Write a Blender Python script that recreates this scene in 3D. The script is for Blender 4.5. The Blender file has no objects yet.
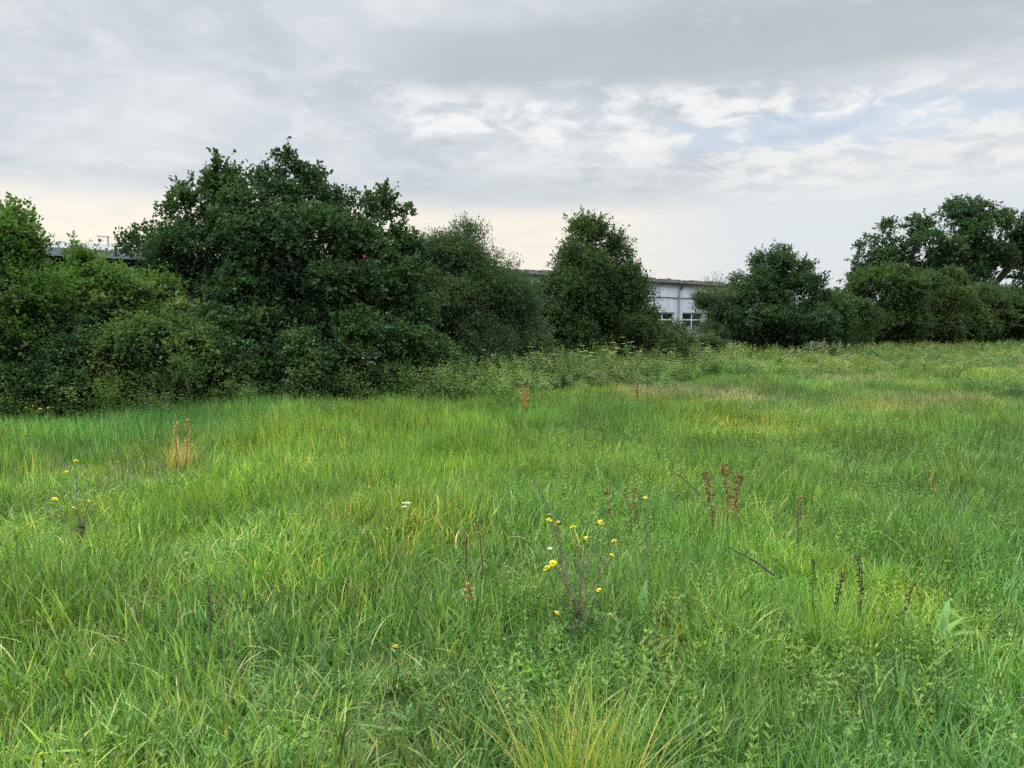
import bpy, math, zlib
import numpy as np

# ------------------------------------------------------------------ camera, sky, sun, exposure
SC = bpy.context.scene
COL = SC.collection
F = 769.0                                   # focal length in pixels of the 1024 px wide frame
CAMZ = 1.6
PITCH = math.atan((384 - 324) / F)          # camera looks slightly down
CP, SP = math.cos(PITCH), math.sin(PITCH)

cam_data = bpy.data.cameras.new('camera')
cam_data.sensor_width = 36.0
cam_data.lens = 36.0 * F / 1024.0
cam_data.clip_start = 0.05
cam_data.clip_end = 3000.0
cam = bpy.data.objects.new('camera', cam_data)
cam.location = (0, 0, CAMZ)
SC.cycles.use_denoising = False
cam.rotation_euler = (math.pi / 2 - PITCH, 0, 0)
COL.objects.link(cam)
SC.camera = cam

SUN_EL, SUN_AZ = 42.0, -58.0                # degrees; azimuth from +Y towards +X (sun to the left, ahead, behind cloud)
sun_data = bpy.data.lights.new('sun', 'SUN')
sun_data.energy = 1.5
sun_data.angle = math.radians(14)
sun_data.color = (1.0, 0.95, 0.87)
sun = bpy.data.objects.new('sun', sun_data)
sun.rotation_euler = (math.radians(90 - SUN_EL), 0, math.radians(180 - SUN_AZ))
COL.objects.link(sun)

SC.view_settings.view_transform = 'Standard'
SC.view_settings.look = 'None'
SC.view_settings.gamma = 1.0
EXPO = 1.5
SC.view_settings.exposure = EXPO
SC.view_settings.use_curve_mapping = False


class NT:
    """small helper to wire shader nodes"""
    def __init__(s, tree):
        s.t = tree
        tree.nodes.clear()

    def n(s, kind, **kw):
        nd = s.t.nodes.new(kind)
        for k, v in kw.items():
            setattr(nd, k, v)
        return nd

    def put(s, sock, v):
        if isinstance(v, bpy.types.NodeSocket):
            s.t.links.new(v, sock)
        elif v is not None:
            if sock.type == 'RGBA' and len(v) == 3:
                v = (*v, 1)
            sock.default_value = v

    def m(s, op, a, b=None, c=None, clamp=False):
        nd = s.n('ShaderNodeMath', operation=op, use_clamp=clamp)
        for i, v in enumerate((a, b, c)):
            if v is not None:
                s.put(nd.inputs[i], v)
        return nd.outputs[0]

    def ss(s, x, lo, hi):
        nd = s.n('ShaderNodeMapRange', interpolation_type='SMOOTHSTEP')
        s.put(nd.inputs['Value'], x)
        nd.inputs['From Min'].default_value = lo
        nd.inputs['From Max'].default_value = hi
        return nd.outputs['Result']

    def band(s, x, a, b, soft):
        return s.m('MULTIPLY', s.ss(x, a - soft, a + soft), s.m('SUBTRACT', 1.0, s.ss(x, b - soft, b + soft)))

    def mix(s, f, a, b, blend='MIX'):
        nd = s.n('ShaderNodeMix', data_type='RGBA', blend_type=blend)
        s.put(nd.inputs[0], f)
        s.put(nd.inputs[6], a)
        s.put(nd.inputs[7], b)
        return nd.outputs[2]

    def noise(s, vec, scale, detail=4.0, rough=0.55, dist=0.0):
        nd = s.n('ShaderNodeTexNoise')
        s.put(nd.inputs['Vector'], vec)
        nd.inputs['Scale'].default_value = scale
        nd.inputs['Detail'].default_value = detail
        nd.inputs['Roughness'].default_value = rough
        nd.inputs['Distortion'].default_value = dist
        return nd.outputs[0]

    def ramp(s, fac, stops):
        nd = s.n('ShaderNodeValToRGB')
        s.put(nd.inputs[0], fac)
        e = nd.color_ramp.elements
        while len(e) < len(stops):
            e.new(0.5)
        for el, (p, c) in zip(e, stops):
            el.position = p
            el.color = (*c, 1)
        return nd.outputs[0]


def srgb(r, g, b):
    def f(c):
        c /= 255.0
        return c / 12.92 if c <= 0.04045 else ((c + 0.055) / 1.055) ** 2.4
    return (f(r), f(g), f(b))


world = bpy.data.worlds.new('World')
SC.world = world
world.use_nodes = True
W = NT(world.node_tree)
SKY_STRENGTH = 0.1


def skycol(r, g, b):
    return tuple(c / SKY_STRENGTH / 2 ** EXPO for c in srgb(r, g, b))


tc = W.n('ShaderNodeTexCoord')
sep = W.n('ShaderNodeSeparateXYZ')
W.put(sep.inputs[0], tc.outputs['Generated'])
X, Y, Z = sep.outputs
el0 = W.m('MULTIPLY', W.m('ARCSINE', Z), 57.2958)
az = W.m('MULTIPLY', W.m('ARCTAN2', X, Y), 57.2958)
zz = W.m('ADD', W.m('MAXIMUM', Z, 0.0), 0.16)
cmb = W.n('ShaderNodeCombineXYZ')
W.put(cmb.inputs[0], W.m('DIVIDE', X, zz))
W.put(cmb.inputs[1], W.m('DIVIDE', Y, zz))
q = cmb.outputs[0]
nA = W.noise(q, 1.1, 5, 0.55, 0.3)
nB = W.noise(q, 5.6, 8, 0.62, 0.25)
nC = W.noise(q, 0.55, 3, 0.5)
el = W.m('ADD', el0, W.m('ADD', W.m('MULTIPLY', W.m('SUBTRACT', nA, 0.5), 7.0), W.m('MULTIPLY', W.m('SUBTRACT', nB, 0.5), 2.4)))
els = W.m('ADD', el0, W.m('MULTIPLY', W.m('SUBTRACT', nA, 0.5), 3.0))
sky = W.n('ShaderNodeTexSky', sky_type='NISHITA')
sky.sun_disc = False
sky.sun_elevation = math.radians(SUN_EL)
sky.sun_rotation = math.radians(SUN_AZ)
sky.altitude = 60
sky.air_density = 1.0
sky.dust_density = 2.0
low = W.mix(W.ss(az, 3, 30), skycol(251, 242, 226), skycol(222, 228, 231))
low = W.mix(W.m('MULTIPLY', W.ss(nB, 0.42, 0.7), 0.45), low, skycol(228, 225, 222))
grey = W.mix(W.ss(nA, 0.30, 0.68), skycol(184, 193, 200), skycol(221, 226, 228))
grey = W.mix(W.m('MULTIPLY', W.ss(nB, 0.46, 0.72), 0.5), grey, skycol(236, 238, 239))
c = W.mix(W.ss(els, 7.4, 9.8), low, grey)
# pale open sky low to the east of the view
c = W.mix(W.m('MULTIPLY', W.m('SUBTRACT', 1.0, W.ss(els, 7.5, 10.5)), W.ss(az, 4, 20)), c, skycol(223, 229, 232))
# white streaks
wst = W.m('MULTIPLY', W.band(els, 9.0, 13.6, 1.0), W.ss(az, -8, 8))
c = W.mix(W.m('MULTIPLY', wst, W.ss(nB, 0.34, 0.62)), c, skycol(239, 239, 237))
# lavender streak under them
lst = W.m('MULTIPLY', W.band(els, 8.6, 11.0, 0.9), W.band(az, -7, 14, 5))
c = W.mix(W.m('MULTIPLY', lst, 0.6), c, skycol(201, 209, 213))
# crinkled bright edge
cri = W.m('MULTIPLY', W.band(el, 13.2, 16.4, 0.9), W.band(az, -9, 31, 5))
c = W.mix(W.m('MULTIPLY', cri, W.ss(nB, 0.40, 0.64)), c, skycol(246, 245, 243))
# dark sheet above it
drk = W.m('MULTIPLY', W.band(els, 16.6, 20.6, 0.9), W.band(az, -8, 32, 6))
c = W.mix(W.m('MULTIPLY', drk, 0.75), c, skycol(183, 192, 198))
# bright rents high up
rent = W.m('MULTIPLY', W.m('MULTIPLY', W.ss(el0, 19, 21), W.ss(az, -2, 6)), W.ss(nB, 0.55, 0.72))
c = W.mix(W.m('MULTIPLY', rent, 0.7), c, skycol(234, 234, 234))
# blue opening
da = W.m('DIVIDE', W.m('SUBTRACT', az, 24.0), 11.5)
de = W.m('DIVIDE', W.m('SUBTRACT', el0, 13.1), 1.6)
hol = W.m('SUBTRACT', 1.0, W.m('ADD', W.m('MULTIPLY', da, da), W.m('MULTIPLY', de, de)))
hol = W.m('ADD', hol, W.m('MULTIPLY', W.m('SUBTRACT', nB, 0.55), -5.0))
blue = W.mix(0.88, sky.outputs[0], skycol(193, 209, 224))
c = W.mix(W.m('MULTIPLY', W.ss(hol, 0.0, 0.9), 0.52), c, blue)
# sky overhead, above the view, is boosted beyond natural overcast to light the field
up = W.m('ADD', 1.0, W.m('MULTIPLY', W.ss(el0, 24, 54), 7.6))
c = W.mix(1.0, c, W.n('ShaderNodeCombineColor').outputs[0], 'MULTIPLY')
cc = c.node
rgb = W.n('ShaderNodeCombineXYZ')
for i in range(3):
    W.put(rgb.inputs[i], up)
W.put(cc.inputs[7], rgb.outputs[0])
# a share of the clear sky shines through
c = W.mix(0.04, c, sky.outputs[0])
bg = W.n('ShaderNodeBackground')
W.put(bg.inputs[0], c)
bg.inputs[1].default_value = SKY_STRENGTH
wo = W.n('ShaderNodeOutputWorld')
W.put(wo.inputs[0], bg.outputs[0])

# ------------------------------------------------------------------ helpers
RNG = np.random.default_rng(11)


def reseed(text):
    global RNG
    RNG = np.random.default_rng(zlib.crc32(text.encode()))


def rnd(a, b, n=None):
    return RNG.uniform(a, b, n)


def ray(px, py):
    u = (px - 512) / F
    v = (384 - py) / F
    return np.array([u, CP + v * SP, -SP + v * CP])


def at(px, py, depth):
    d = ray(px, py)
    return np.array([0, 0, CAMZ]) + d * (depth / d[1])


_wv = [(0.9, 0.35, 0.2, 0.030), (0.5, -0.8, 1.1, 0.035), (1.7, 1.1, 2.2, 0.018), (-1.3, 2.1, 0.7, 0.016), (0.16, 0.11, 4.0, 0.05), (2.9, -2.3, 5.0, 0.010)]


def gz(x, y):
    """height of the field"""
    x = np.asarray(x, float)
    y = np.asarray(y, float)
    z = np.zeros(np.broadcast(x, y).shape)
    for a, b, p, h in _wv:
        z = z + h * np.sin(a * x + b * y + p)
    return z - 0.02


def ground(px, py):
    d = ray(px, py)
    t = -CAMZ / d[2]
    return d[0] * t, d[1] * t


def fbm(x, y, s, seed=0):
    """cheap smooth value noise, 0..1"""
    r = np.random.default_rng(100 + seed)
    tab = r.random((64, 64))
    out, amp, tot = 0, 1.0, 0
    for o in range(3):
        u, v = x / s + 13.7, y / s + 7.1
        iu, iv = np.floor(u).astype(int), np.floor(v).astype(int)
        fu, fv = u - iu, v - iv
        fu, fv = fu * fu * (3 - 2 * fu), fv * fv * (3 - 2 * fv)
        T = lambda a, b: tab[a % 64, b % 64]
        out = out + amp * ((T(iu, iv) * (1 - fu) + T(iu + 1, iv) * fu) * (1 - fv) + (T(iu, iv + 1) * (1 - fu) + T(iu + 1, iv + 1) * fu) * fv)
        tot += amp
        amp *= 0.5
        s *= 0.5
    return out / tot


def unit(v):
    return v / np.maximum(np.linalg.norm(v, axis=-1, keepdims=True), 1e-9)


class MB:
    """collects faces and builds ONE mesh object"""
    def __init__(s):
        s.v, s.f, s.a, s.mi, s.n = [], [], [], [], 0

    def add(s, verts, faces, val=0.5, mi=0):
        verts = np.asarray(verts, float).reshape(-1, 3)
        faces = np.asarray(faces, np.int64)
        s.v.append(verts)
        s.f.append((faces + s.n, mi))
        s.a.append(np.broadcast_to(np.asarray(val, float), (len(verts),)))
        s.n += len(verts)

    def mesh(s, name, mats, smooth=False):
        me = bpy.data.meshes.new(name)
        if not isinstance(mats, (list, tuple)):
            mats = [mats]
        for m in mats:
            me.materials.append(m)
        if not s.n:
            return me
        V = np.concatenate(s.v)
        me.vertices.add(len(V))
        me.vertices.foreach_set('co', V.astype(np.float32).ravel())
        li = np.concatenate([f.ravel() for f, _ in s.f]).astype(np.int32)
        tot = np.concatenate([np.full(len(f), f.shape[1]) for f, _ in s.f])
        mi = np.concatenate([np.full(len(f), m) for f, m in s.f]).astype(np.int32)
        start = np.concatenate([[0], np.cumsum(tot)[:-1]]).astype(np.int32)
        me.loops.add(len(li))
        me.loops.foreach_set('vertex_index', li)
        me.polygons.add(len(tot))
        me.polygons.foreach_set('loop_start', start)
        me.polygons.foreach_set('material_index', mi)
        me.polygons.foreach_set('use_smooth', np.full(len(tot), bool(smooth)))
        at_ = me.attributes.new('v', 'FLOAT', 'POINT')
        at_.data.foreach_set('value', np.concatenate(s.a).astype(np.float32))
        me.update(calc_edges=True)
        me.validate()
        return me

    def obj(s, name, mats, parent=None, smooth=False, loc=None):
        o = bpy.data.objects.new(name, s.mesh(name, mats, smooth))
        COL.objects.link(o)
        if parent is not None:
            o.parent = parent
        if loc is not None:
            o.location = loc
        return o

    # shapes -------------------------------------------------------
    def box(s, c, size, ex=(1, 0, 0), ey=(0, 1, 0), ez=(0, 0, 1), val=0.5, mi=0):
        c = np.asarray(c, float)
        e = np.array([ex, ey, ez], float) * (np.asarray(size, float)[:, None] / 2)
        sg = np.array([(-1, -1, -1), (1, -1, -1), (1, 1, -1), (-1, 1, -1), (-1, -1, 1), (1, -1, 1), (1, 1, 1), (-1, 1, 1)], float)
        s.add(c + sg @ e, [(0, 3, 2, 1), (4, 5, 6, 7), (0, 1, 5, 4), (1, 2, 6, 5), (2, 3, 7, 6), (3, 0, 4, 7)], val, mi)

    def tube(s, pts, rad, sides=6, val=0.5, mi=0):
        pts = np.asarray(pts, float)
        k = len(pts)
        rad = np.broadcast_to(np.asarray(rad, float), (k,))
        tan = unit(np.gradient(pts, axis=0))
        ref = np.array([0.31, 0.9, 0.12]) if abs(tan[0][2]) > 0.8 else np.array([0.05, 0.02, 1.0])
        a = unit(np.cross(tan, ref))
        b = np.cross(tan, a)
        th = np.arange(sides) * 2 * math.pi / sides
        ring = pts[:, None] + rad[:, None, None] * (np.cos(th)[None, :, None] * a[:, None] + np.sin(th)[None, :, None] * b[:, None])
        i = np.arange(k - 1)[:, None] * sides
        j = np.arange(sides)[None]
        jn = (j + 1) % sides
        fc = np.stack([i + j, i + jn, i + jn + sides, i + j + sides], -1).reshape(-1, 4)
        s.add(ring.reshape(-1, 3), fc, val, mi)

    def blades(s, base, length, width, yaw, th0, bend, segs=4, val=None, mi=0, prof=1.6, face=None):
        """ribbons that start at BASE, lean TH0 from upright and bend by BEND along their length"""
        base = np.asarray(base, float)
        N = len(base)
        B = lambda x: np.broadcast_to(np.asarray(x, float), (N,))
        length, width, yaw, th0, bend = map(B, (length, width, yaw, th0, bend))
        d = np.stack([np.cos(yaw), np.sin(yaw), 0 * yaw], -1)
        fa = yaw + math.pi / 2 if face is None else B(face)
        side = np.stack([np.cos(fa), np.sin(fa), 0 * yaw], -1)
        p = base.copy()
        rows = []
        for i in range(segs + 1):
            t = i / segs
            w = width * np.clip((1 - t ** prof), 0.06, 1) * (0.75 + 0.25 * min(1, t * 4)) * 0.5
            rows.append(np.stack([p - side * w[:, None], p + side * w[:, None]], 1))
            th = th0 + bend * (t + 0.5 / segs) ** 1.3
            p = p + (length / segs)[:, None] * (np.sin(th)[:, None] * d + np.cos(th)[:, None] * np.array([0, 0, 1.0]))
        V = np.stack(rows, 1).reshape(N, -1, 3)
        K = V.shape[1]
        q_ = np.array([(2 * i, 2 * i + 1, 2 * i + 3, 2 * i + 2) for i in range(segs)])
        fc = (np.arange(N)[:, None, None] * K + q_[None]).reshape(-1, 4)
        val = RNG.random(N) if val is None else B(val)
        s.add(V.reshape(-1, 3), fc, np.repeat(val, K), mi)

    def leaves(s, pos, axis, normal, length, ratio, val=None, mi=0, shape='diamond', fold=0.18):
        pos = np.asarray(pos, float)
        N = len(pos)
        a = unit(axis)
        n = unit(normal - (normal * a).sum(-1, keepdims=True) * a)
        b = np.cross(a, n)
        L = np.broadcast_to(np.asarray(length, float), (N,))[:, None]
        if shape == 'diamond':
            T = np.array([(0, 0, 0), (0.5, ratio / 2, fold * ratio), (1, 0, -0.06), (0.5, -ratio / 2, fold * ratio)])
            fq = np.array([(0, 2, 1), (0, 3, 2)])
        elif shape == 'oval':
            T = np.array([(0, 0, 0), (0.32, ratio / 2, fold * ratio), (0.72, ratio * 0.42, fold * ratio * 0.7), (1, 0, -0.1),
                          (0.72, -ratio * 0.42, fold * ratio * 0.7), (0.32, -ratio / 2, fold * ratio)])
            fq = np.array([(0, 3, 2, 1), (0, 5, 4, 3)])
        else:   # lobed oak leaf
            h = ratio / 2
            T = np.array([(0, 0, 0), (0.25, h * .6, fold * h), (0.36, h * .38, 0.02), (0.55, h, fold * h), (0.70, h * .6, .02), (0.82, h * .75, fold * h), (1, 0, -0.08),
                          (0.82, -h * .75, fold * h), (0.70, -h * .6, .02), (0.55, -h, fold * h), (0.36, -h * .38, 0.02), (0.25, -h * .6, fold * h)])
            fq = np.array([(0, 2, 1, 0)])
            fq = np.array([(0, 6, 3, 2), (6, 5, 4, 3), (0, 10, 9, 6), (9, 8, 7, 6), (0, 2, 1, 1), (0, 11, 10, 10)])[:4]
        K = len(T)
        V = pos[:, None] + L[:, :, None] * (T[None, :, 0:1] * a[:, None] + T[None, :, 1:2] * b[:, None] + T[None, :, 2:3] * n[:, None])
        fc = (np.arange(N)[:, None, None] * K + fq[None]).reshape(-1, fq.shape[1])
        val = RNG.random(N) if val is None else np.broadcast_to(np.asarray(val, float), (N,))
        s.add(V.reshape(-1, 3), fc, np.repeat(val, K), mi)


def tag(o, label=None, cat=None, group=None, kind=None):
    if label:
        o['label'] = label
    if cat:
        o['category'] = cat
    if group:
        o['group'] = group
    if kind:
        o['kind'] = kind
    return o


def thing(name, label, cat, loc=(0, 0, 0), group=None):
    o = bpy.data.objects.new(name, None)
    o.empty_display_size = 0.2
    COL.objects.link(o)
    o.location = tuple(float(c_) for c_ in loc)
    return tag(o, label, cat, group)


# ------------------------------------------------------------------ materials
def mat_leaf(name, stops, trans=0.35, rough=0.55, tint=False, spec=0.2, nscale=0.0):
    m = bpy.data.materials.new(name)
    m.use_nodes = True
    n = NT(m.node_tree)
    a = n.n('ShaderNodeAttribute', attribute_name='v')
    fac = a.outputs['Fac']
    if nscale:
        g = n.n('ShaderNodeNewGeometry')
        fac = n.m('ADD', n.m('MULTIPLY', fac, 0.6), n.m('MULTIPLY', n.ss(n.noise(g.outputs['Position'], nscale, 2), 0.3, 0.7), 0.4))
    col = n.ramp(fac, stops)
    if tint:
        t = n.n('ShaderNodeAttribute', attribute_name='tint', attribute_type='INSTANCER')
        col = n.mix(1.0, col, t.outputs['Color'], 'MULTIPLY')
    p = n.n('ShaderNodeBsdfPrincipled')
    n.put(p.inputs['Base Color'], col)
    p.inputs['Roughness'].default_value = rough
    p.inputs['Specular IOR Level'].default_value = spec
    tr = n.n('ShaderNodeBsdfTranslucent')
    n.put(tr.inputs[0], n.mix(1.0, col, (1.25, 1.3, 0.55), 'MULTIPLY'))
    mx = n.n('ShaderNodeMixShader')
    mx.inputs[0].default_value = trans
    n.put(mx.inputs[1], p.outputs[0])
    n.put(mx.inputs[2], tr.outputs[0])
    o = n.n('ShaderNodeOutputMaterial')
    n.put(o.inputs[0], mx.outputs[0])
    return m


def mat_plain(name, col, rough=0.7, var=0.25, scale=6.0, spec=0.3, metal=0.0, bump=0.0, col2=None, stretch=(1, 1, 1)):
    m = bpy.data.materials.new(name)
    m.use_nodes = True
    n = NT(m.node_tree)
    g = n.n('ShaderNodeTexCoord')
    mp = n.n('ShaderNodeMapping')
    mp.inputs['Scale'].default_value = stretch
    n.put(mp.inputs[0], g.outputs['Object'])
    nz = n.noise(mp.outputs[0], scale, 6, 0.6)
    c2 = col2 or tuple(c_ * (1 - var) for c_ in col)
    colr = n.mix(n.ss(nz, 0.35, 0.68), col, c2)
    p = n.n('ShaderNodeBsdfPrincipled')
    n.put(p.inputs['Base Color'], colr)
    p.inputs['Roughness'].default_value = rough
    p.inputs['Specular IOR Level'].default_value = spec
    p.inputs['Metallic'].default_value = metal
    if bump:
        b = n.n('ShaderNodeBump')
        b.inputs['Strength'].default_value = bump
        n.put(b.inputs['Height'], nz)
        n.put(p.inputs['Normal'], b.outputs[0])
    o = n.n('ShaderNodeOutputMaterial')
    n.put(o.inputs[0], p.outputs[0])
    return m


G = lambda r, g, b: (r, g, b)
M = {}
M['grass'] = mat_leaf('grass_blade', [(0.0, G(.030, .072, .016)), (0.35, G(.068, .150, .033)), (0.65, G(.114, .218, .052)), (0.88, G(.200, .292, .072)), (0.93, G(.26, .28, .10)), (1.0, G(.36, .32, .16))], 0.38, 0.5, True, 0.2)
M['herb'] = mat_leaf('herb_leaf', [(0.0, G(.052, .112, .028)), (0.5, G(.104, .195, .046)), (0.9, G(.165, .265, .068)), (1.0, G(.22, .30, .09))], 0.34, 0.6, True, 0.2)
M['weed'] = mat_leaf('tall_weed', [(0.0, G(.045, .100, .032)), (0.45, G(.080, .160, .045)), (0.7, G(.125, .205, .060)), (0.8, G(.20, .26, .09)), (0.92, G(.30, .31, .13)), (1.0, G(.46, .44, .24))], 0.32, 0.55, True, 0.2)
M['oak_dark'] = mat_leaf('dark_broadleaf', [(0, G(0.0192, 0.0468, 0.0187)), (0.5, G(0.0320, 0.0686, 0.0255)), (0.9, G(0.0512, 0.0952, 0.0340)), (1, G(0.0760, 0.1170, 0.0408))], 0.25, rough=0.7, spec=0.12, nscale=0.9)
M['field_green'] = mat_leaf('field_tree_leaf', [(0, G(.022, .052, .020)), (0.5, G(.035, .075, .026)), (1, G(.060, .105, .032))], 0.25, rough=0.7, spec=0.12, nscale=0.6)
M['bright_leaf'] = mat_leaf('fresh_shrub_leaf', [(0, G(0.0360, 0.0798, 0.0187)), (0.5, G(0.0600, 0.1178, 0.0255)), (1, G(0.0960, 0.1558, 0.0340))], 0.38, rough=0.7, spec=0.12, nscale=1.2)
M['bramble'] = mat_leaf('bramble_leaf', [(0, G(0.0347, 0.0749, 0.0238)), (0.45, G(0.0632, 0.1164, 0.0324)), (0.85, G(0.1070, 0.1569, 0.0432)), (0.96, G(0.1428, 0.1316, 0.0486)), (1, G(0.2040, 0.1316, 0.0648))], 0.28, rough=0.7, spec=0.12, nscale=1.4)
M['bramble_dark'] = mat_leaf('dark_bramble_leaf', [(0, G(0.0225, 0.0546, 0.0195)), (0.5, G(0.0400, 0.0858, 0.0273)), (0.95, G(0.0725, 0.1196, 0.0364)), (1, G(0.1375, 0.1430, 0.0546))], 0.25, rough=0.7, spec=0.12, nscale=1.4)  # darker, duller bramble leaf for two of the thickets
M['sallow'] = mat_leaf('sallow_leaf', [(0, G(0.0292, 0.0601, 0.0257)), (0.5, G(0.0505, 0.0871, 0.0376)), (1, G(0.0826, 0.1210, 0.0515))], 0.3, rough=0.7, spec=0.12, nscale=0.8)
M['hawthorn'] = mat_leaf('hawthorn_leaf', [(0, G(0.0229, 0.0510, 0.0180)), (0.5, G(0.0387, 0.0748, 0.0234)), (0.92, G(0.0634, 0.1003, 0.0306)), (1, G(0.1232, 0.0935, 0.0405))], 0.28, rough=0.7, spec=0.12, nscale=0.9)
M['olive'] = mat_leaf('olive_hedge_leaf', [(0, G(.030, .058, .020)), (0.5, G(.050, .084, .027)), (0.9, G(.078, .108, .034)), (1, G(.120, .110, .044))], 0.28, rough=0.7, spec=0.12, nscale=0.7)
M['bark'] = mat_plain('bark', (.085, .070, .055), 0.9, 0.5, 9, 0.15, bump=0.6, stretch=(1, 1, .3))
M['twig'] = mat_plain('twig', (.075, .062, .045), 0.85, 0.4, 20, 0.2)
M['stem_green'] = mat_leaf('green_stem', [(0, G(.060, .110, .035)), (1, G(.110, .160, .060))], 0.1, 0.5)
M['stem_brown'] = mat_plain('brown_stem', (.105, .070, .050), 0.8, 0.4, 30)
M['stem_black'] = mat_plain('dead_dark_stem', (.030, .022, .018), 0.85, 0.4, 30)
M['seed_brown'] = mat_leaf('dock_seed', [(0, G(.090, .042, .024)), (0.6, G(.175, .080, .038)), (1, G(.28, .15, .07))], 0.15, 0.7)
M['seed_orange'] = mat_leaf('faded_dock_seed', [(0, G(.24, .115, .040)), (0.6, G(.36, .19, .070)), (1, G(.46, .28, .11))], 0.2, 0.7)
M['seed_black'] = mat_leaf('dark_seed', [(0, G(.022, .016, .012)), (1, G(.065, .045, .030))], 0.1, 0.7)
M['yellow'] = mat_leaf('yellow_ray_floret', [(0, G(.80, .56, .010)), (1, G(.86, .64, .015))], 0.25, 0.8, spec=.08)
M['disc'] = mat_plain('orange_yellow_disc', (.74, .47, .015), 0.8, 0.25, 300)
M['white_fl'] = mat_leaf('white_floret', [(0, G(.72, .72, .66)), (1, G(.85, .85, .80))], 0.25, 0.7)
M['straw'] = mat_leaf('straw_blade', [(0, G(.30, .24, .10)), (0.6, G(.44, .36, .17)), (1, G(.56, .48, .27))], 0.3, 0.6)
M['straw_orange'] = mat_leaf('orange_straw_blade', [(0, G(.11, .18, .04)), (0.3, G(.28, .23, .065)), (0.7, G(.40, .30, .085)), (1, G(.50, .41, .17))], 0.3, 0.6)
M['tussock'] = mat_leaf('yellowing_blade', [(0, G(.065, .150, .030)), (0.45, G(.12, .22, .04)), (0.72, G(.25, .30, .06)), (0.9, G(.40, .34, .08)), (1, G(.44, .27, .10))], 0.38, 0.45)
M['lime'] = mat_leaf('lime_blade', [(0, G(.11, .23, .035)), (0.6, G(.18, .31, .05)), (1, G(.27, .37, .08))], 0.4, 0.45)
M['dock_leaf'] = mat_leaf('dock_leaf', [(0, G(.060, .150, .045)), (0.7, G(.095, .200, .050)), (0.85, G(.18, .24, .05)), (1, G(.32, .24, .06))], 0.35, 0.42)
M['weed_leaf'] = mat_leaf('dull_weed_leaf', [(0, G(.055, .115, .045)), (1, G(.11, .18, .075))], 0.3, 0.65, spec=.15)
M['thistle'] = mat_leaf('pale_thistle_leaf', [(0, G(.10, .19, .075)), (1, G(.20, .29, .14))], 0.3, 0.55)


def mat_ground():
    m = bpy.data.materials.new('field_soil')
    m.use_nodes = True
    n = NT(m.node_tree)
    g = n.n('ShaderNodeNewGeometry')
    a = n.noise(g.outputs['Position'], 0.35, 5, 0.6)
    b = n.noise(g.outputs['Position'], 14.0, 6, 0.65)
    col = n.mix(n.ss(a, .35, .65), (.035, .055, .018), (.055, .070, .024))
    col = n.mix(n.ss(b, .45, .7), col, (.085, .070, .038))
    p = n.n('ShaderNodeBsdfPrincipled')
    n.put(p.inputs['Base Color'], col)
    p.inputs['Roughness'].default_value = 0.95
    p.inputs['Specular IOR Level'].default_value = 0.1
    bm_ = n.n('ShaderNodeBump')
    bm_.inputs['Strength'].default_value = 0.7
    n.put(bm_.inputs['Height'], b)
    n.put(p.inputs['Normal'], bm_.outputs[0])
    o = n.n('ShaderNodeOutputMaterial')
    n.put(o.inputs[0], p.outputs[0])
    return m


# ------------------------------------------------------------------ the ground
def build_ground():
    xs = np.concatenate([-np.geomspace(1500, 30, 14), np.linspace(-28, 40, 137), np.geomspace(43, 1500, 14)])
    ys = np.concatenate([-np.geomspace(600, 8, 10), np.linspace(-6, 70, 153), np.geomspace(74, 1800, 16)])
    gx, gy = np.meshgrid(xs, ys)
    V = np.stack([gx, gy, gz(gx, gy)], -1).reshape(-1, 3)
    nx, ny = len(xs), len(ys)
    i = np.arange(ny - 1)[:, None] * nx + np.arange(nx - 1)[None]
    fc = np.stack([i, i + 1, i + 1 + nx, i + nx], -1).reshape(-1, 4)
    b = MB()
    b.add(V, fc)
    tag(b.obj('ground', mat_ground(), smooth=True), kind='structure')


build_ground()

# ------------------------------------------------------------------ buildings beyond the hedge
M['white_wall'] = mat_plain('white_painted_render', (.50, .53, .60), 0.75, 0.24, 1.6, 0.3, bump=0.05, stretch=(1, 1, .3))
M['white_pvc'] = mat_plain('white_window_frame', (.60, .62, .64), 0.4, 0.06, 3)
M['glass'] = mat_plain('dark_window_glass', (.020, .024, .028), 0.08, 0.2, 2, 0.5)
M['roof_edge'] = mat_plain('weathered_coping', (.22, .21, .20), 0.9, 0.6, 3.5, 0.2, bump=0.5, col2=(.10, .095, .085))
M['black_gutter'] = mat_plain('black_gutter', (.022, .022, .024), 0.45, 0.3, 6)
M['grey_pipe'] = mat_plain('grey_downpipe', (.32, .32, .34), 0.5, 0.25, 6)
M['navy_wall'] = mat_plain('navy_cladding', (.012, .016, .030), 0.8, 0.25, 1.5, 0.3, stretch=(1, 1, .2))
M['grey_fascia'] = mat_plain('blue_grey_fascia', (.17, .20, .23), 0.6, 0.2, 2)
M['pale_roof'] = mat_plain('pale_sheet_roof', (.15, .155, .16), 0.9, 0.2, 1.2)
M['galv'] = mat_plain('galvanised_steel', (.42, .44, .46), 0.45, 0.2, 8, 0.5, metal=0.3)
M['aerial'] = mat_plain('aerial_metal', (.30, .28, .27), 0.5, 0.2, 8, 0.5, metal=0.5)


def wall_frame(p0, e):
    e = unit(np.array([e[0], e[1], 0.0]))
    nrm = np.array([e[1], -e[0], 0.0])          # towards the field
    p0 = np.array([p0[0], p0[1], 0.0])
    return (lambda s_, out, z: p0 + e * s_ + nrm * out + np.array([0, 0, z])), e, nrm


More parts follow.
